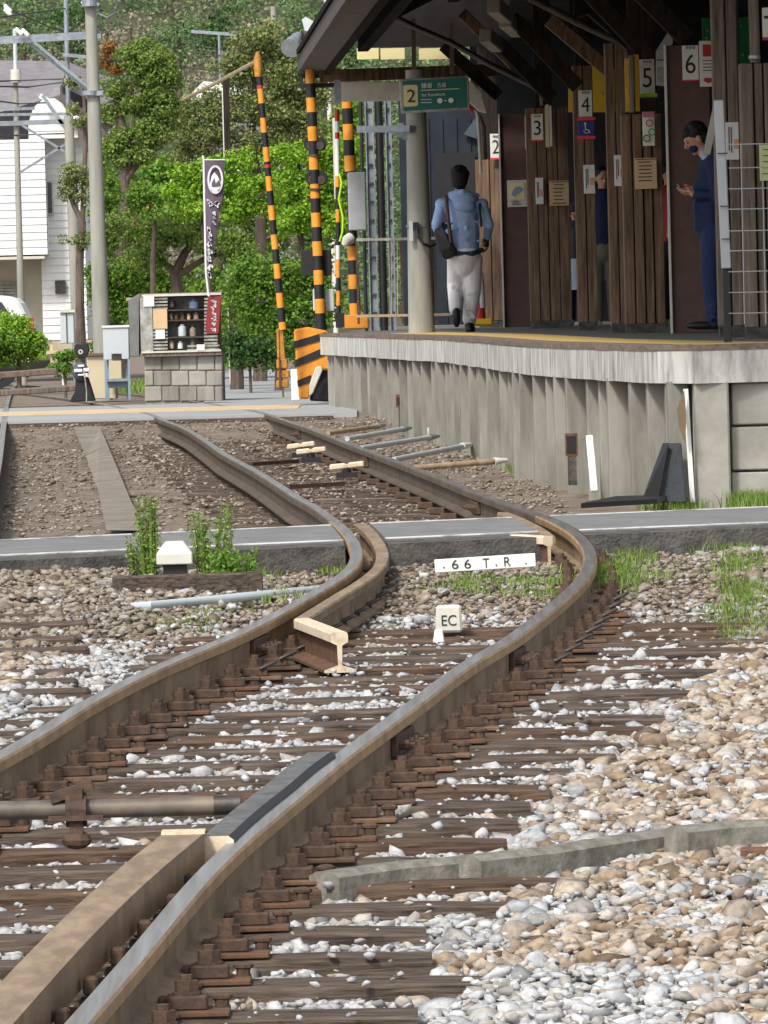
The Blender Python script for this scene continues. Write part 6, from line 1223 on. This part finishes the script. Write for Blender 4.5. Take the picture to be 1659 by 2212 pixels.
pp = thing('dark_post', 'dark square post between the banner and the barrier, rising to the rope', 'post', (P(492, 800, 103).x, 103, gz(103))); b = MB(); a = P(487, 165, 103); b.box(a.x - .045, a.x + .05, 103, 103.1, gz(103) - .1, a.z); b.build('post_body', M['wood_dark'], pp); MB().box(a.x - .062, a.x - .045, 103, 103.1, gz(103), a.z - .2).build('pale_edge', M['offwhite'], pp)
# ------------------------------------------------------------------ trackside cabinets and signal lamp
Z = 84; a = P(252, 866, Z); zb = a.z
t = thing('relay_cabinet', 'pale blue-grey cabinet on four steel legs beside the road', 'cabinet', a)
b = MB(); b.ppoly([(222, 708), (278, 706), (279, 776), (263, 776), (263, 765), (242, 765), (242, 778), (224, 778)], Z, .25); b.build('cabinet_body', M['cabinet'], t, bevel=.008); MB().pbox(243, 764, 262, 779, Z + .02, .1).build('dark_duct', M['dark_steel'], t); MB().pbox(220, 703, 281, 708, Z - .02, .3).build('lid', M['white'], t, bevel=.004)
for x, d in ((228, 0), (278, 0), (232, .22), (274, .22)): MB().bar(P(x, 776, Z + d), P(x + 2, 864, Z + d), .03, .03).build('leg', M['bluegrey'], t)
MB().pbox(228, 818, 280, 824, Z, .24).build('shelf_bar', M['galv'], t); MB().pbox(234, 824, 276, 838, Z + .1, .04).build('back_plate', M['bluegrey'], t)
t = thing('beige_housing', 'beige box housing with brown lid behind the legged cabinet', 'box', P(225, 862, 86)); MB().pbox(188, 768, 250, 862, 86, .6).build('box_body', M['beige'], t, bevel=.01); MB().pbox(184, 763, 252, 768, 85.95, .7).build('lid', M['roof_brown'], t); MB().pbox(232, 775, 262, 830, 85.7, .2).build('side_box', M['beige'], t)
t = thing('blue_grey_locker', 'tall blue-grey metal locker behind the second utility pole', 'cabinet', P(145, 742, 97)); MB().pbox(130, 674, 160, 742, 97, .3).build('locker_body', M['cabinet'], t, bevel=.01); MB().pbox(128, 670, 162, 675, 96.96, .4).build('lid', M['offwhite'], t); MB().pbox(143, 676, 144.5, 741, 96.98, .03).build('door_gap', M['dark_steel'], t)
Z = 83; t = thing('signal_lamp', 'low dark signal lamp with pale ring over a blue and white body', 'signal', P(176, 870, Z))
b = MB(); b.ppoly([(161, 744), (190, 742), (193, 756), (186, 772), (168, 773), (160, 758)], Z, .2); b.build('lamp_head', M['black'], t, bevel=.01)
b = MB(); c = P(174, 760, Z - .01)
for i in range(14): a0, a1 = 2 * math.pi * i / 14, 2 * math.pi * (i + 1) / 14; b.bar(c + Vector((math.cos(a0), 0, math.sin(a0))) * .022, c + Vector((math.cos(a1), 0, math.sin(a1))) * .022, .012, .01, (0, 1, 0))
b.build('lens_ring', M['white'], t); MB().bar(P(177, 772, Z), P(178, 800, Z), .04, .04).build('neck', M['black'], t)
b = MB(); b.ell(P(174, 803, Z), .10, .09, .12, 16, 10); b.build('blue_body', M['sign_blue'] if 0 else M['navy_light'], t, True)
for x0, y0, x1, y1 in ((160, 797, 178, 804), (180, 795, 193, 803), (168, 788, 182, 793), (168, 808, 182, 812), (181, 806, 190, 815)): MB().pbox(x0, y0, x1, y1, Z - .115, .05).build('white_band', M['white'], t, bevel=.006)
b = MB(); b.ppoly([(163, 815), (190, 815), (197, 836), (206, 866), (150, 868), (162, 845)], Z, .2); b.build('black_base', M['black'], t, bevel=.01); MB().tube([P(181, 800, Z - .12), P(184, 820, Z - .13), P(187, 845, Z - .13), P(187, 868, Z - .13)], .008, 6).build('cable', M['steel_pale'], t)
t = thing('trackside_marker', 'small yellow cross-shaped marker at the end of the hedge', 'marker', P(112, 790, 92)); b = MB(); b.bar(P(111, 744, 92), P(113, 786, 92), .05, .04); b.bar(P(100, 762, 91.95), P(126, 760, 91.95), .05, .04); b.build('cross', M['line_yellow'], t)
tag(MB().bar(P(133, 806, 90), P(137, 832, 90), .025, .03, (0, -1, 0)).build('white_peg', M['white']), 'thin white peg leaning beside the yellow cross marker', 'peg')
tag(MB().bar(P(-10, 1000, 60), P(6, 900, 70), .09, .07).build('grey_kerb', M['conc_light']), 'pale grey kerb strip at the far left edge before the road', 'kerb') if 0 else None
t = thing('buffer_timber', 'weathered timbers stacked at the left edge beyond the road', 'timber', P(60, 840, 84)); b = MB(); b.bar(P(-20, 812, 86), P(118, 802, 86.3), .2, .08); b.build('upper_timber', M['timber_edge'], t, bevel=.01); MB().bar(P(-20, 850, 83), P(160, 838, 83.4), .5, .07).build('lower_timber', M['wood_grey'], t, bevel=.01)
for i, (y, k) in enumerate(((770, 0), (786, 1))): tag(MB().bar(P(-20, y + 12, 104 + 8 * (1 - k)), P(104, y, 106 + 8 * (1 - k)), .07, .12).build('distant_rail', M['dark_steel']), '%s dark distant rail curving off beyond the hedge' % ('upper' if not i else 'lower'), 'rail', 'distant rails')
# ------------------------------------------------------------------ vending stall on its block base
Z = 82.5; a = P(395, 868, Z); t = thing('block_base', 'grey concrete block base under the slatted stall', 'block wall', a)
MB().pbox(313, 766, 481, 872, Z + .02, 1.2).build('core', M['wall_conc'], t); r_ = random.Random(8)
for row in range(3):
    y0 = 767 + row * 33.5; x = 312 - (row % 2) * 18
    while x < 481:
        x1 = min(481, x + 38); xx = max(x, 312)
        if x1 - xx > 4: MB().pbox(xx + .8, y0 + .8, x1 - .8, y0 + 32.7, Z - r_.uniform(0, .012), .1).build('block', M['conc_light'] if r_.random() < .6 else M['wall_conc'], t, bevel=.01)
        x += 38
Z = 82.4; t = thing('slatted_stall', 'slatted grey vending stall with shelves of small goods on the block base', 'stall', P(395, 768, Z))
b = MB(); b.pbox(300, 640, 478, 768, Z + .55, .03); b.pbox(300, 632, 480, 640, Z, .62); b.pbox(302, 762, 480, 769, Z, .6); b.build('carcass', M['wood_grey'], t)
b = MB(); b.ppoly([(277, 648), (300, 634), (300, 769), (281, 768)], Z + .1, .5); b.build('side_wall', M['asphalt'], t); MB().pbox(272, 643, 300, 650, Z + .3, .5).build('side_lid', M['pipe_cream'], t)
MB().pbox(303, 640, 330, 765, Z, .05).build('front_panel', M['steel_pale'], t, bevel=.004); b = MB()
for y in np.arange(643, 764, 7.2): b.pbox(330, y, 362, y + 4.2, Z + .01, .03)
b.build('left_slats', M['steel_pale'], t); b = MB()
for y in np.arange(643, 764, 7.4): b.pbox(441, y, 470, y + 4.4, Z + .01, .03)
b.build('right_slats', M['steel_pale'], t); b = MB()
for y in (745, 753): b.pbox(405, y, 474, y + 4, Z - .01, .03)
b.build('lower_slats', M['steel_pale'], t); MB().pbox(362, 642, 441, 762, Z + .25, .02).build('back_panel', M['stall_back'], t)
for y in (668, 690, 727): MB().pbox(362, y, 441, y + 3, Z + .02, .33).build('shelf', M['rust'] if y == 690 else M['dark_steel'], t)
for y, h_ in ((634, 5), (757, 4)): MB().pbox(306, y, 478, y + h_, Z - .02, .04).build('front_rail', M['offwhite'], t)
MB().pbox(310, 640, 333, 662, Z - .02, .02).build('pale_notice', M['white'], t); MB().pbox(331, 668, 361, 710, Z - .02, .02).build('tan_notice', M['poster_tan'], t); MB().pbox(336, 712, 356, 732, Z - .02, .02).build('lower_notice', M['sign_white'], t); MB().pbox(425, 744, 442, 757, Z - .03, .02).build('white_notice', M['sign_white'], t)
gi = [(366, 676, 8, 14, 'muted', 'dull orange packet at the left of the middle shelf'), (377, 678, 9, 12, 'rust_red', 'brown packet second on the middle shelf'), (390, 675, 9, 15, 'rust_red', 'dull red packet in the centre of the middle shelf'), (404, 677, 8, 13, 'poster_tan', 'tan packet right of the dull red packet on the shelf'), (418, 674, 12, 16, 'muted', 'dull amber jar at the right end of the middle shelf'), (385, 700, 18, 26, 'cabinet', 'pale round jar with dark lid on the lower shelf'), (410, 706, 14, 20, 'muted', 'dull orange jar on the lower shelf right of the pale jar'), (366, 735, 10, 18, 'pipe_cream', 'dull yellow jar at the left of the bottom shelf'), (384, 737, 12, 16, 'white', 'white patterned box on the bottom shelf'), (412, 733, 10, 20, 'conc_mossy', 'dull green bottle on the bottom shelf'), (365, 648, 14, 16, 'dark_steel', 'dark round object at the left of the top shelf'), (408, 646, 22, 20, 'muted_blue', 'blue cloth bundle at the right of the top shelf')]
for x, y, w_, h_, m_, lb in gi:
    q = P(x + w_ / 2, y + h_, Z + .1); ww = w_ / S(Z) / 2; hh = h_ / S(Z); b = MB(); b.tube([q, q + Vector((0, 0, hh * .75)), q + Vector((0, 0, hh * .85)), q + Vector((0, 0, hh))], [ww, ww, ww * .6, ww * .55], 10); tag(b.build(lb.split()[-5] if 0 else 'stall_goods', M[m_], None, True), lb, 'goods', 'goods on the stall shelves')
# red hanging sign with vertical brush marks, and the dark banner
def strokes(name, x, y0, y1, w_, Z, par, m_, seed, n=None, th=.011):
    """white brush-like vertical lettering, built of curved strokes"""
    r2 = random.Random(seed); n = n or int((y1 - y0) / (w_ * 1.05)); hh = (y1 - y0) / n; b = MB()
    for i in range(n):
        cy = y0 + hh * (i + .5); w2 = w_ * (1 - .5 * 0)
        for k in range(4):
            px0 = x + r2.uniform(-.45, .1) * w_; py = cy + r2.uniform(-.38, .2) * hh; pts = [P(px0, py, Z - .006), P(px0 + w_ * r2.uniform(.25, .5), py + hh * r2.uniform(-.15, .15), Z - .006), P(px0 + w_ * r2.uniform(.1, .6), py + hh * r2.uniform(.2, .45), Z - .006)]
            for q in range(2): b.bar(pts[q], pts[q + 1], .004, th * r2.uniform(.7, 1.3), (pts[q + 1] - pts[q]).cross(Vector((0, 1, 0))))
    return b.build(name, m_, par)
Z = 82.0; t = thing('red_sign', 'red vertical signboard with white brush lettering on the right of the stall', 'sign', P(459, 722, Z)); b = MB(); b.ppoly([(452, 641), (476, 640), (478, 645), (473, 718), (469, 722), (446, 721), (443, 716), (449, 645)], Z, .05); b.build('board', M['sign_red'], t, bevel=.006); strokes('brush_lettering', 461, 646, 716, 12, Z, t, M['banner_white'], 5, 6)
Z = 81.9; t = thing('banner', 'dark purple vertical banner with white oval emblem and white lettering', 'banner', P(450, 640, Z))
BX = [(345, 441, 485), (400, 440, 484), (440, 440, 478), (480, 441, 472), (520, 441, 465), (560, 443, 460), (590, 445, 457), (604, 448, 455)]
b = MB(); n = len(BX); fr = []; 
for y, x0, x1 in BX: fr += [P(x0, y, Z), P((x0 + x1) / 2, y + 1, Z - .02 * (1 if y > 430 else 0)), P(x1, y, Z + .01)]
b.v = fr + [v + Vector((0, .006, 0)) for v in fr]; 
for o_ in (0, 3 * n):
    for i in range(n - 1):
        for k in range(2): b.f.append((o_ + i * 3 + k, o_ + i * 3 + k + 1, o_ + (i + 1) * 3 + k + 1, o_ + (i + 1) * 3 + k)); b.m.append(0)
for i in range(n - 1):
    for k in (0, 2): b.f.append((i * 3 + k, (i + 1) * 3 + k, (i + 1) * 3 + k + 3 * n, i * 3 + k + 3 * n)); b.m.append(0)
b.build('cloth', M['banner'], t)
Zb = Z - .03; b = MB()
for i in range(24):
    a0, a1 = 2 * math.pi * i / 24, 2 * math.pi * (i + 1) / 24; b.bar(P(465 + 15 * math.cos(a0), 388 + 29 * math.sin(a0), Zb), P(465 + 15 * math.cos(a1), 388 + 29 * math.sin(a1), Zb), .004, .024, (P(465 + 15 * math.cos(a1), 388 + 29 * math.sin(a1), Zb) - P(465 + 15 * math.cos(a0), 388 + 29 * math.sin(a0), Zb)).cross(Vector((0, 1, 0))))
b.ppoly([(453, 398), (457, 380), (463, 372), (470, 380), (478, 396), (474, 412), (465, 416), (456, 412)], Zb - .002, .003); b.build('emblem', M['banner_white'], t)
b = MB(); b.ppoly([(457, 396), (463, 384), (466, 396), (474, 388), (477, 402), (466, 404), (458, 404)], Zb - .005, .003); b.build('emblem_marks', M['banner'], t)
strokes('large_lettering', 452, 427, 447, 16, Zb + .004, t, M['banner_white'], 11, 1, .02); strokes('large_lettering', 468, 427, 447, 16, Zb + .004, t, M['banner_white'], 12, 1, .02)
strokes('small_lettering', 462, 456, 486, 8, Zb + .004, t, M['banner_white'], 13, 3, .014); strokes('brush_lettering', 452, 488, 600, 11, Zb + .004, t, M['banner_white'], 14, 7, .02)
MB().tube([P(438, 336, Z), P(440, 345, Z), P(441, 400, Z), P(445, 590, Z), P(451, 640, Z)], .013, 8).build('pole', M['white'], t, True); MB().bar(P(438, 345, Z), P(486, 345, Z), .012, .012).build('top_rod', M['white'], t)
